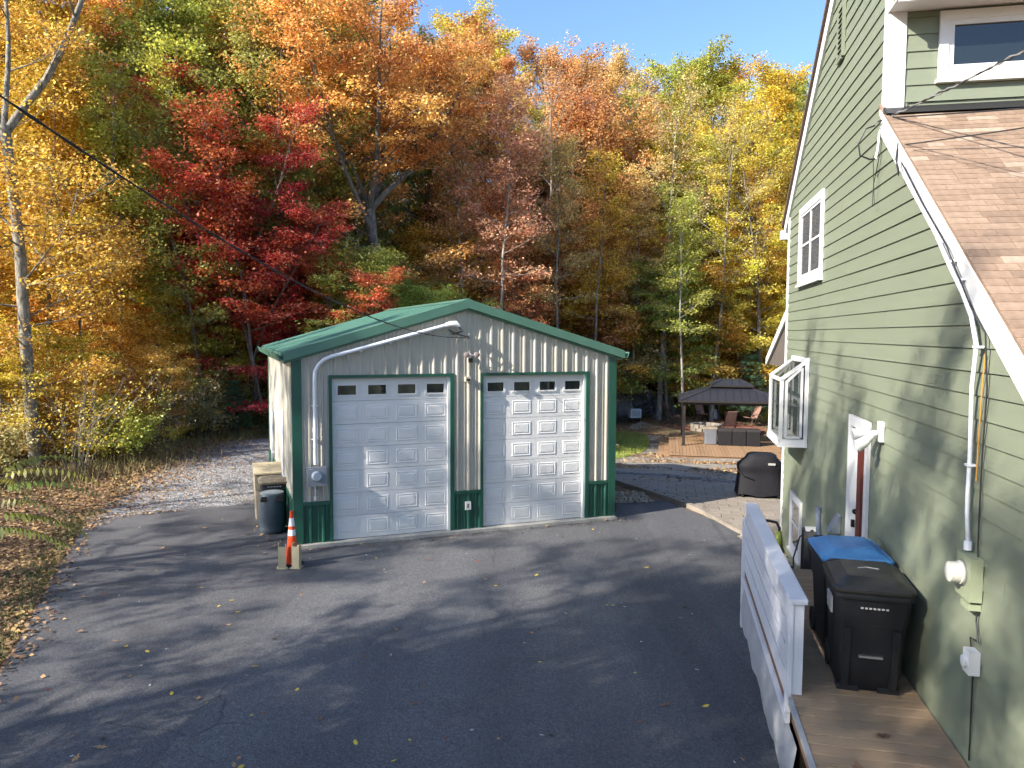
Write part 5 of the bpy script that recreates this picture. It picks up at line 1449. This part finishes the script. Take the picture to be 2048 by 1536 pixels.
f2(50, 9, ['dome', 'tall0', 'tall1', 'sparse', 'oak'], TT, (1.05, 1.2), lo=-.25, hi=.32)
f2(60, 9, ['dome', 'tall0', 'oak', 'tall1'], FT, (1.2, 1.35), lo=-.25, hi=.36)
f2(46, 6, ['tall0', 'tall2', 'dome'], TT, (1.12, 1.3), lo=-1, hi=-.28)
f2(32, 12, ['under0', 'under1'], UT, (.7, 1.15), lo=-1, hi=.1)
f2(36, 16, ['under0', 'under1'], UT, (.8, 1.25))
f2(41, 18, ['under0', 'under1'], UT, (.8, 1.3))
f2(47, 18, ['under0', 'under1'], DT, (.9, 1.4))
f2(54, 18, ['under0', 'under0'], DT, (1.0, 1.5))
f2(64, 20, ['under0', 'under0'], DT, (1.2, 1.8))
# slim trunks that show in front of the undergrowth
for i, (x, y, s_, c) in enumerate(((-20.5, 29.5, .95, 'gold'), (-18.6, 30.5, 1.0, 'yellow'), (-16.4, 31.0, .95, 'gold'), (-14.6, 30.8, 1.05, 'ygreen'), (-13.2, 31.8, .9, 'olive'), (-10.6, 32.4, 1.0, 'olive'), (-7.6, 37.5, .95, 'olive'),
                                   (-2.2, 38.0, 1.0, 'peach'), (.9, 36.5, .95, 'rust'), (2.4, 39.0, 1.0, 'tan'), (4.4, 41.0, 1.0, 'gold'), (5.8, 43.5, 1.05, 'peach'), (7.0, 44.5, 1.0, 'tan'), (10.0, 46.5, .95, 'ygreen'), (12.0, 46.0, 1.0, 'yellow'), (14.6, 46.8, .95, 'ygreen'))):
    plant(['slim0', 'slim1'][i % 3 == 2], x, y, s_, c, '%s leaved slender trunk standing %s' % (WORDS[c], side(x, y)), group='slender trunks at the wood edge', jit=.08)
for x, y, k, s_, c, lab in ((13.2, 53, 'dome', 1.12, 'yellow', 'dense yellow crown left of the tall bright yellow tree'), (18.0, 53, 'dome', 1.1, 'ygreen', 'dense yellow-green crown right of the tall bright yellow tree'),
                            (8.0, 58, 'dome', 1.22, 'tan', 'high tan crown right of the rust brown oak'), (10.8, 57, 'dome', 1.12, 'peach', 'peach coloured crown right of the nearly bare tree'), (15.2, 44.8, 'tall2', .72, 'gold', 'golden tree just left of the white house corner')):
    plant(k, x, y, s_, c, lab, jit=.05)
# left wood edge, nearer than the rest
for x, y, k, s_, c, lab in ((-16.5, 24.5, 'tall2', .85, 'yellow', 'bright yellow tree behind the forked trunk at the left edge'), (-19.5, 27, 'dome', .85, 'yellow', 'broad yellow tree at the far left of the woods'),
                            (-18.5, 22.5, 'under0', 1.2, 'gold', 'golden young tree at the far left edge'), (-14.8, 26.5, 'under0', 1.0, 'gold', 'golden young tree behind the forked trunk'),
                            (-17.2, 28, 'slim0', 1.0, 'gold', 'slim golden tree left of the straight pale trunk'), (-12.8, 30.5, 'under0', .9, 'ygreen', 'yellow-green young tree behind the straight pale trunk'),
                            (-15.5, 33, 'tall0', .95, 'olive', 'olive green tall tree left of the crimson maple'), (-20.5, 32, 'tall1', .95, 'yellow', 'tall yellow tree rising at the top left')):
    plant(k, x, y, s_, c, lab, jit=.05)
for i, (x, y, s_, c) in enumerate(((-12.9, 22.6, .5, 'gold'), (-14.3, 21.0, .55, 'yellow'), (-12.2, 25.8, .55, 'gold'), (-15.6, 22.0, .7, 'yellow'), (-13.4, 27.6, .7, 'gold'), (-10.9, 29.4, .5, 'ygreen'), (-17.0, 21.0, .7, 'gold'), (-14.4, 24.2, .65, 'yellow'), (-11.9, 27.4, .4, 'lemon'))):
    plant('under1', x, y, s_, c, '%s sapling of the wood edge, %s, %s' % (WORDS[c], near(y), side(x, y)), group='saplings along the wood edge', jit=.08)
# --- brush along the edge of the woods
BR = [(-13.2, 18.6), (-14.6, 19.6), (-12.0, 20.6), (-11.4, 22.2), (-12.6, 23.4), (-11.9, 25.2), (-11.3, 27.2), (-12.9, 26.8), (-10.6, 28.6), (-9.4, 29.6), (-8.6, 29.9), (-14.3, 22.3), (-15.7, 20.5), (-13.6, 25.0), (-14.2, 28.2), (-12.0, 28.9),
      (-16.8, 22.0), (-15.5, 23.5), (-10.4, 30.3), (-7.6, 30.3), (-13.4, 29.8), (-15.8, 26.0), (-17.4, 24.4)]
BC = ['straw', 'olive', 'yellow', 'ygreen', 'gold', 'tan', 'straw', 'olive']
for i, (x, y) in enumerate(BR):
    c = BC[i % 8]
    plant(['shrub0', 'shrub1', 'shrub2'][i % 3], x, y, rg.uniform(.75, 1.15), c, '%s brush beside the gravel drive, %s, %s' % (WORDS[c], near(y), side(x, y)), name='shrub', cat='shrub', group='brush along the woods', jit=.1)
for i in range(20):
    x = 4.5 + i * .72 + rg.uniform(-.4, .4); y = 48.5 + rg.uniform(-1.5, 3)
    c = rg.choice(['olive', 'gold', 'straw', 'rust', 'yellow', 'brown'])
    plant(['shrub0', 'shrub1', 'shrub2'][i % 3], x, y, rg.uniform(.9, 1.5), c, '%s brush behind the boulders and fire pit, %s' % (WORDS[c], side(x, y)), name='shrub', cat='shrub', group='brush behind the yard', jit=.1)
for i, (x, y, s_) in enumerate(((14.6, 42.3, 1.0), (15.4, 41.2, .9), (14.0, 43.6, 1.1), (12.8, 45.8, 1.0), (11.2, 46.2, 1.0))):
    plant('shrub1', x, y, s_, 'ygreen', 'feathery yellow-green shrub seen under the gazebo roof', name='shrub', cat='shrub', group='feathery shrubs behind the gazebo', jit=.1)
for i in range(18):
    x = -30 + i * 2.4 + rg.uniform(-.8, .8); y = 33 + rg.uniform(-1, 4)
    if x > 1: continue
    c = rg.choice(['gold', 'olive', 'brown', 'yellow'])
    plant(['shrub0', 'shrub1'][i % 2], x, y, rg.uniform(1.0, 1.7), c, '%s undergrowth beneath the trees %s' % (WORDS[c], side(x, y)), name='shrub', cat='shrub', group='undergrowth in the woods', jit=.1)

# --- the trees left of and behind the camera whose shade falls across the drive
SH = [(-12.6, 1.4, 'shade', .84), (-13.4, -3.4, 'shade', .84), (-16.5, 4.8, 'shade', .74), (-17.5, -1.0, 'shade', .92), (-15.5, -8.0, 'shade', .90), (-21, -5.5, 'shade', 1.0), (-22, 2.2, 'shade', .98), (-14.5, 8.0, 'shade', .66),
      (-19.5, 8.8, 'shade', .80), (-9.8, 1.0, 'tall2', .64), (-9.0, 2.6, 'dome', .50), (-10.8, .2, 'dome', .54), (-9.6, -2.4, 'tall2', .62), (-11, -5.2, 'tall2', .68), (-8.6, -6.0, 'tall2', .6)]
for i, (x, y, k, s_) in enumerate(SH):
    plant(k, x, y, s_, ['gold', 'olive', 'ygreen', 'yellow'][i % 4], 'tree beside the drive outside the left edge of the photo', group='shade trees beside the drive', jit=.1)
# ------------------------------------------------------------------ fallen leaves, grass, litter
def leaf_mesh(name, kind, size, seed, mat):
    """one curled leaf lying on the ground"""
    rg = random.Random(seed); pts = []
    n = 18
    for i in range(n):
        a = 2 * math.pi * i / n
        if kind == 'oval': r_ = .32 + .18 * abs(math.cos(a)) ** 1.5
        elif kind == 'oak': r_ = .26 + .24 * abs(math.cos(a)) + (.10 if i % 3 == 0 else -.08)
        else: r_ = .48 if i % 4 == 0 else (.22 if i % 4 == 2 else .34)
        r_ *= rg.uniform(.88, 1.12)
        x, y = r_ * math.cos(a), r_ * math.sin(a) * (.75 if kind != 'maple' else 1)
        pts.append((x * size, y * size, size * (.05 + .22 * x * x + .25 * y * y * rg.uniform(.3, 1.3))))
    vs = [(0, 0, size * .03)] + pts
    fs = [(0, 1 + i, 1 + (i + 1) % n) for i in range(n)]
    fs_mb = MB().add(vs, fs)
    fs_mb.tube([(-.45 * size, 0, .09 * size), (-.75 * size, .05 * size, .06 * size)], .012 * size, 3)
    me = fs_mb.mesh(name); me.materials.append(mat)
    return me
def m_dryleaf(name, col): return M(name, col, .7, .25, 25, coord='Object')
LM = [m_dryleaf('leaf_yellow', (.60, .43, .05)), m_dryleaf('leaf_brown', (.16, .085, .05)), m_dryleaf('leaf_pale', (.46, .42, .38)), m_dryleaf('leaf_tan', (.36, .22, .11)), m_dryleaf('leaf_orange', (.5, .2, .05)), m_dryleaf('leaf_red', (.20, .05, .035)),
      m_dryleaf('leaf_dark', (.05, .032, .024))]
KIND = ['oval', 'oak', 'oval', 'oak', 'maple', 'maple', 'maple']
LAB = ['small yellow leaf lying on the dark driveway', 'curled brown oak leaf lying on the dark driveway', 'tiny pale leaf lying on the dark driveway', 'tan oak leaf lying on the dark driveway', 'orange leaf lying on the dark driveway', 'dark red leaf lying on the dark driveway', 'dark crumpled leaf lying on the dark driveway']
def inpoly(x, y, P):
    c = False; j = len(P) - 1
    for i in range(len(P)):
        if (P[i][1] > y) != (P[j][1] > y) and x < (P[j][0] - P[i][0]) * (y - P[i][1]) / (P[j][1] - P[i][1]) + P[i][0]: c = not c
        j = i
    return c
lms = [[leaf_mesh('fallen_leaf', KIND[k], s_, 10 * k + i, LM[k]) for i, s_ in enumerate(((.07, .055, .045), (.11, .085, .07), (.05, .035, .035), (.10, .075, .06), (.06, .05, .045), (.07, .055, .045), (.085, .065, .05))[k])] for k in range(7)]
rg = random.Random(31)
FP = []
# the ones that can be picked out in the photograph: (x, y, kind)
LEAVES = [(-2.95, 8.46, 0), (-1.45, 6.85, 0), (-3.15, 7.6, 0), (-4.25, 8.2, 0), (-3.6, 7.8, 0), (-2.6, 7.35, 0), (-1.05, 6.55, 0), (-3.75, 10.15, 0), (-4.0, 10.6, 0), (-2.2, 6.05, 0), (-.75, 5.55, 0), (-4.7, 9.0, 0), (-2.3, 7.9, 0), (-.95, 6.9, 0),
          (-1.9, 7.3, 1), (-.95, 8.0, 1), (1.6, 7.6, 1), (-2.0, 9.3, 1), (-.2, 9.9, 1), (1.28, 7.25, 1), (-1.0, 7.6, 1), (2.05, 6.05, 3), (2.1, 6.6, 3), (3.4, 11.0, 4), (2.6, 9.6, 1), (2.3, 10.0, 3), (.4, 11.8, 0), (1.8, 11.3, 1), (-.9, 12.4, 4), (-.4, 11.6, 4), (.3, 7.0, 2), (1.45, 15.0, 0), (1.7, 14.4, 2)]
for x, y, k in LEAVES: FP.append((x, y, k))
while len(FP) < 165:
    y = 5.2 + 11.5 * rg.random() ** 1.3; x = rg.uniform(-8, 4.2)
    if not inpoly(x, y, ASPH): continue
    lf = hw(-1.3, y - HY)
    if x > lf.x: continue
    FP.append((x, y, rg.choices(range(7), (3, 2.5, 8, 2.5, 1.5, .8, 2.5))[0]))
for x, y, k in FP:
    q = put('fallen_leaf', rg.choice(lms[k]), None, (x, y, .013), (rg.uniform(-.25, .25), rg.uniform(-.25, .25), rg.uniform(0, 6.28)))
    tag(q, LAB[k], 'leaf', 'fallen leaves on the driveway')
for (x, t) in ((-.5, -8.6), (-.8, -9.1), (-.3, -9.0), (-.7, -5.6)):
    q = put('fallen_leaf', rg.choice(lms[rg.choice((1, 3))]), None, hw(x, t, .855), (.1, .1, rg.uniform(0, 6.28))); tag(q, 'dry leaf lying on the side deck boards', 'leaf', 'fallen leaves on the side deck')

def scatter(name, label, cat, n, sample, size, cols, seed, lift=.01, tilt=.35, grp=None):
    """uncountable litter: one mesh of small folded leaves, coloured leaf by leaf"""
    r_ = np.random.RandomState(seed); P = []
    while len(P) < n:
        p = sample(r_)
        if p is not None: P.append(p)
    P = np.array(P); N = n
    nrm = r_.normal(size=(N, 3)) * tilt; nrm[:, 2] = 1; nrm /= np.linalg.norm(nrm, axis=1)[:, None]
    t1 = r_.normal(size=(N, 3)); t1 -= nrm * (t1 * nrm).sum(1)[:, None]; t1 /= np.linalg.norm(t1, axis=1)[:, None]; t2 = np.cross(nrm, t1)
    L_ = size * r_.uniform(.5, 1.3, N)[:, None]
    V = np.empty((N, 4, 3), np.float32)
    P[:, 2] += lift + L_[:, 0] * .22 * r_.rand(N)
    V[:, 0] = P - t1 * L_ * .5; V[:, 1] = P - t2 * L_ * .34 + nrm * L_ * .14; V[:, 2] = P + t1 * L_ * .5; V[:, 3] = P + t2 * L_ * .34 + nrm * L_ * .14
    me = bpy.data.meshes.new(name)
    me.vertices.add(N * 4); me.vertices.foreach_set('co', V.reshape(-1)); me.loops.add(N * 4); me.loops.foreach_set('vertex_index', np.arange(N * 4, dtype=np.int32))
    me.polygons.add(N); me.polygons.foreach_set('loop_start', np.arange(0, N * 4, 4, dtype=np.int32)); me.polygons.foreach_set('loop_total', np.full(N, 4, np.int32))
    a1 = me.attributes.new('lr', 'FLOAT', 'FACE'); a1.data.foreach_set('value', r_.rand(N).astype(np.float32))
    me.update()
    mt, t, b = nodes(name + '_mat'); at = nn(t, 'ShaderNodeAttribute', attribute_name='lr')
    t.links.new(ramp(t, at.outputs['Fac'], [(i / (len(cols) - 1), c) for i, c in enumerate(cols)]), b.inputs['Base Color']); b.inputs['Roughness'].default_value = .75
    me.materials.append(mt)
    o = put(name, me, None, kind='stuff'); tag(o, label, cat)
    return o
LC = [(.09, .05, .03), (.20, .11, .055), (.30, .17, .08), (.15, .08, .045), (.38, .25, .13), (.25, .13, .06), (.45, .30, .10), (.12, .07, .04)]
def s_verge(r_):
    y = r_.uniform(5, 27); x = r_.uniform(-17, -5)
    if inpoly(x, y, ASPH): return None
    # thins out over the gravel
    e = -8.7 - max(0, (y - 15)) * .16 if y < 24 else -10.2
    if y > 15 and x > e and r_.rand() > math.exp(-(x - e) * 1.7): return None
    if y > 26.5 and x > -9: return None
    u = bw(0, 0); dx, dy = x - BX, y - BY
    if dx * math.cos(BA) + dy * math.sin(BA) > -.1 and dx * -math.sin(BA) + dy * math.cos(BA) > -.1: return None
    return (x, y, min(1.2, (-13 - x) * .05) if x < -13 else 0)
scatter('leaf_litter', 'brown leaf litter covering the verge left of the driveway', 'leaf litter', 60000, s_verge, .08, LC, 1)
def s_edge(r_):
    """leaves that gather along the edge of the asphalt"""
    k = r_.randint(2, 8); a = ASPH[k]; b = ASPH[k + 1]; f = r_.rand(); d = abs(r_.normal()) * .18
    return (a[0] + (b[0] - a[0]) * f + d, a[1] + (b[1] - a[1]) * f, .014)
scatter('edge_leaves', 'leaves gathered along the left edge of the asphalt', 'leaf litter', 420, s_edge, .075, LC, 2)
def s_barn(r_):
    u = r_.uniform(-.1, 6.6); v = -.16 - abs(r_.normal()) * .16
    if r_.rand() < .25: u = -.15 - abs(r_.normal()) * .35; v = r_.uniform(-.2, 2.5)
    p = bw(u, v); return (p.x, p.y, .014)
scatter('drifted_leaves', 'small leaves drifted against the foot of the garage', 'leaf litter', 130, s_barn, .06, LC, 12)
def s_yard(r_):
    x = r_.uniform(1.5, 11); y = r_.uniform(19.5, 42)
    if math.sin(x * 1.1 + 2 * math.sin(y * .7)) + math.sin(y * 1.6 + x * .5) + r_.normal() * .5 < .5: return None
    q = (Vector((x, y, 0)) - Vector((GO.x, GO.y, 0))); lx = q.x * math.cos(GA) + q.y * math.sin(GA); ly = -q.x * math.sin(GA) + q.y * math.cos(GA)
    z = tz(x, y)
    if -.6 < lx < 6.2 and -2.6 < ly < 4:
        if r_.rand() > .08: return None
        z = -.9
    return (x, y, z + .015)
scatter('yard_leaves', 'brown leaves strewn over the sandy yard behind the garage', 'leaf litter', 7000, s_yard, .10, LC, 3)
def s_woods(r_):
    y = r_.uniform(28, 52); x = r_.uniform(-.75, .6) * y
    if x > 3 and y < 44: return None
    return (x, y, tz(x, y) + .12)
scatter('woodland_litter', 'fallen leaves under the trees of the woods', 'leaf litter', 14000, s_woods, .16, LC + [(.5, .36, .08)], 4)
def s_peb(r_):
    if r_.rand() < .6: return (r_.uniform(2.3, 3.2), r_.uniform(16.9, 18.1), .02)
    f = r_.rand(); return (4.3 + .25 * r_.rand() + .1 * f, 14.2 - 1.8 * f, .02)
scatter('pebble_scatter', 'pale pebbles beside the patio kerb', 'pebbles', 1500, s_peb, .06, [(.2, .16, .1), (.5, .44, .34), (.32, .26, .18)], 5)

# grass: tufts of thin blades
def grass(name, label, sample, n, h, cols, seed, wd=.008):
    r_ = np.random.RandomState(seed); P = []
    while len(P) < n:
        p = sample(r_)
        if p is not None: P.append(p)
    P = np.array(P); N = n
    d = r_.normal(size=(N, 3)) * .45; d[:, 2] = 1; H_ = h * r_.uniform(.4, 1.25, N)[:, None]
    s2 = r_.normal(size=(N, 3)); s2[:, 2] = 0; s2 /= np.linalg.norm(s2, axis=1)[:, None]
    V = np.empty((N, 3, 3), np.float32); V[:, 0] = P - s2 * wd; V[:, 1] = P + s2 * wd; V[:, 2] = P + d * H_
    me = bpy.data.meshes.new(name)
    me.vertices.add(N * 3); me.vertices.foreach_set('co', V.reshape(-1)); me.loops.add(N * 3); me.loops.foreach_set('vertex_index', np.arange(N * 3, dtype=np.int32))
    me.polygons.add(N); me.polygons.foreach_set('loop_start', np.arange(0, N * 3, 3, dtype=np.int32)); me.polygons.foreach_set('loop_total', np.full(N, 3, np.int32))
    a1 = me.attributes.new('lr', 'FLOAT', 'FACE'); a1.data.foreach_set('value', r_.rand(N).astype(np.float32)); me.update()
    mt, t, b = nodes(name + '_mat'); at = nn(t, 'ShaderNodeAttribute', attribute_name='lr')
    t.links.new(ramp(t, at.outputs['Fac'], [(i / (len(cols) - 1), c) for i, c in enumerate(cols)]), b.inputs['Base Color']); b.inputs['Roughness'].default_value = .7
    me.materials.append(mt); o = put(name, me, None, kind='stuff'); tag(o, label, 'grass')
LAWN = [(1.5, 27.6), (4.0, 28.9), (5.1, 30.8), (5.9, 32.8), (6.55, 35.5), (6.6, 37.9), (5.3, 38.6), (3.0, 38.0), (1.0, 33)]
def s_lawn(r_):
    x, y = r_.uniform(1, 6.7), r_.uniform(27.5, 38.6)
    return (x, y, tz(x, y) + .02) if inpoly(x, y, LAWN) else None
grass('lawn_grass', 'short bright green grass beside the garage corner', s_lawn, 22000, .09, [(.11, .17, .02), (.20, .25, .04), (.32, .30, .07)], 6, .012)
TUFT = [(-11.6, 19.2), (-12.4, 18.4), (-11.0, 20.6), (-10.9, 22.5), (-11.3, 24.2), (-11.0, 26.4), (-10.4, 27.6), (-9.4, 28.6), (-13.4, 17.6), (-12.2, 21.5), (-12.8, 20.2), (-11.9, 23.2), (-14.0, 18.8), (-8.6, 29.0)]
def s_tuft(r_):
    c = TUFT[r_.randint(len(TUFT))]; return (c[0] + r_.normal() * .8, c[1] + r_.normal() * .9, 0)
grass('tall_grass', 'tall dry grass along the edge of the woods', s_tuft, 3600, .36, [(.10, .11, .025), (.20, .18, .05), (.30, .23, .10), (.16, .10, .045)], 7, .010)
def s_vg(r_):
    y = r_.uniform(6, 16); e = np.interp(y, [5.6, 8.31, 9.87, 11.74, 14.47, 15.25], [-5.05, -5.77, -6.42, -7.22, -8.33, -8.62])
    return (e - abs(r_.normal()) * .35 - .03, y, 0)
grass('verge_grass', 'short green grass between the leaves along the driveway edge', s_vg, 5000, .07, [(.05, .08, .015), (.11, .13, .03), (.2, .17, .06)], 8, .006)

# ------------------------------------------------------------------ sumac at the left edge: arching fronds of hanging leaflets
sm_ = thing('sumac_sapling', 'green sapling with drooping feathery fronds at the left edge', 'sapling', (-8.0, 11.2, 0))
mgl = M_LEAF
b = MB(); b.tube([(0, 0, 0), (.15, .05, .9), (.2, .1, 1.7)], [.03, .022, .012], 6); b.build('stem', BARKD, sm_)
rg = random.Random(71)
def frond(base, az, ln, e0, droop):
    mb = MB(); p = Vector(base); d = Vector((math.cos(az) * math.cos(e0), math.sin(az) * math.cos(e0), math.sin(e0)))
    pts = [p.copy()]
    n = 17
    for i in range(n):
        d = (d + Vector((0, 0, -droop / n))).normalized(); p = p + d * ln / n; pts.append(p.copy())
    mb.tube(pts, [.007 - .0003 * i for i in range(n + 1)], 4)
    mb.build('frond_stalk', BARKD, sm_)
    lv = MB()
    for i in range(2, n + 1):
        q = pts[i]; tdir = (pts[i] - pts[i - 1]).normalized(); sd_ = tdir.cross(Vector((0, 0, 1))).normalized()
        for s_ in (-1, 1):
            L_ = .19 * (1.1 - .5 * i / n) * rg.uniform(.8, 1.2)
            a = (sd_ * s_ * .75 + tdir * .35 + Vector((0, 0, -.75 + rg.uniform(-.2, .2)))).normalized(); wv = a.cross(tdir).normalized() if abs(a.dot(tdir)) < .95 else sd_
            wv = tdir * .28 + Vector((0, 0, .05))
            lv.add([q, q + a * L_ * .45 + wv * L_ * .55, q + a * L_, q + a * L_ * .5 - wv * L_ * .55], [(0, 1, 2, 3)])
    lv.build('leaflets', mgl, sm_, kind='stuff').color = (rg.uniform(.30, .5), .50, .10, 1)
for base, az, ln, e0, dr_ in (((.2, .1, 1.65), .15, 1.5, .45, 1.0), ((.2, .1, 1.5), .5, 1.4, .3, .9), ((.18, .08, 1.3), -.1, 1.5, .25, .9), ((.17, .08, 1.1), .3, 1.3, .1, .8), ((.2, .1, 1.7), 1.0, 1.3, .6, 1.1), ((.2, .1, 1.6), -.6, 1.3, .4, 1.0), ((.15, .06, .9), .2, 1.1, .05, .7), ((.2, .1, 1.7), 2.5, 1.3, .5, 1.1)):
    frond(base, az, ln, e0, dr_)
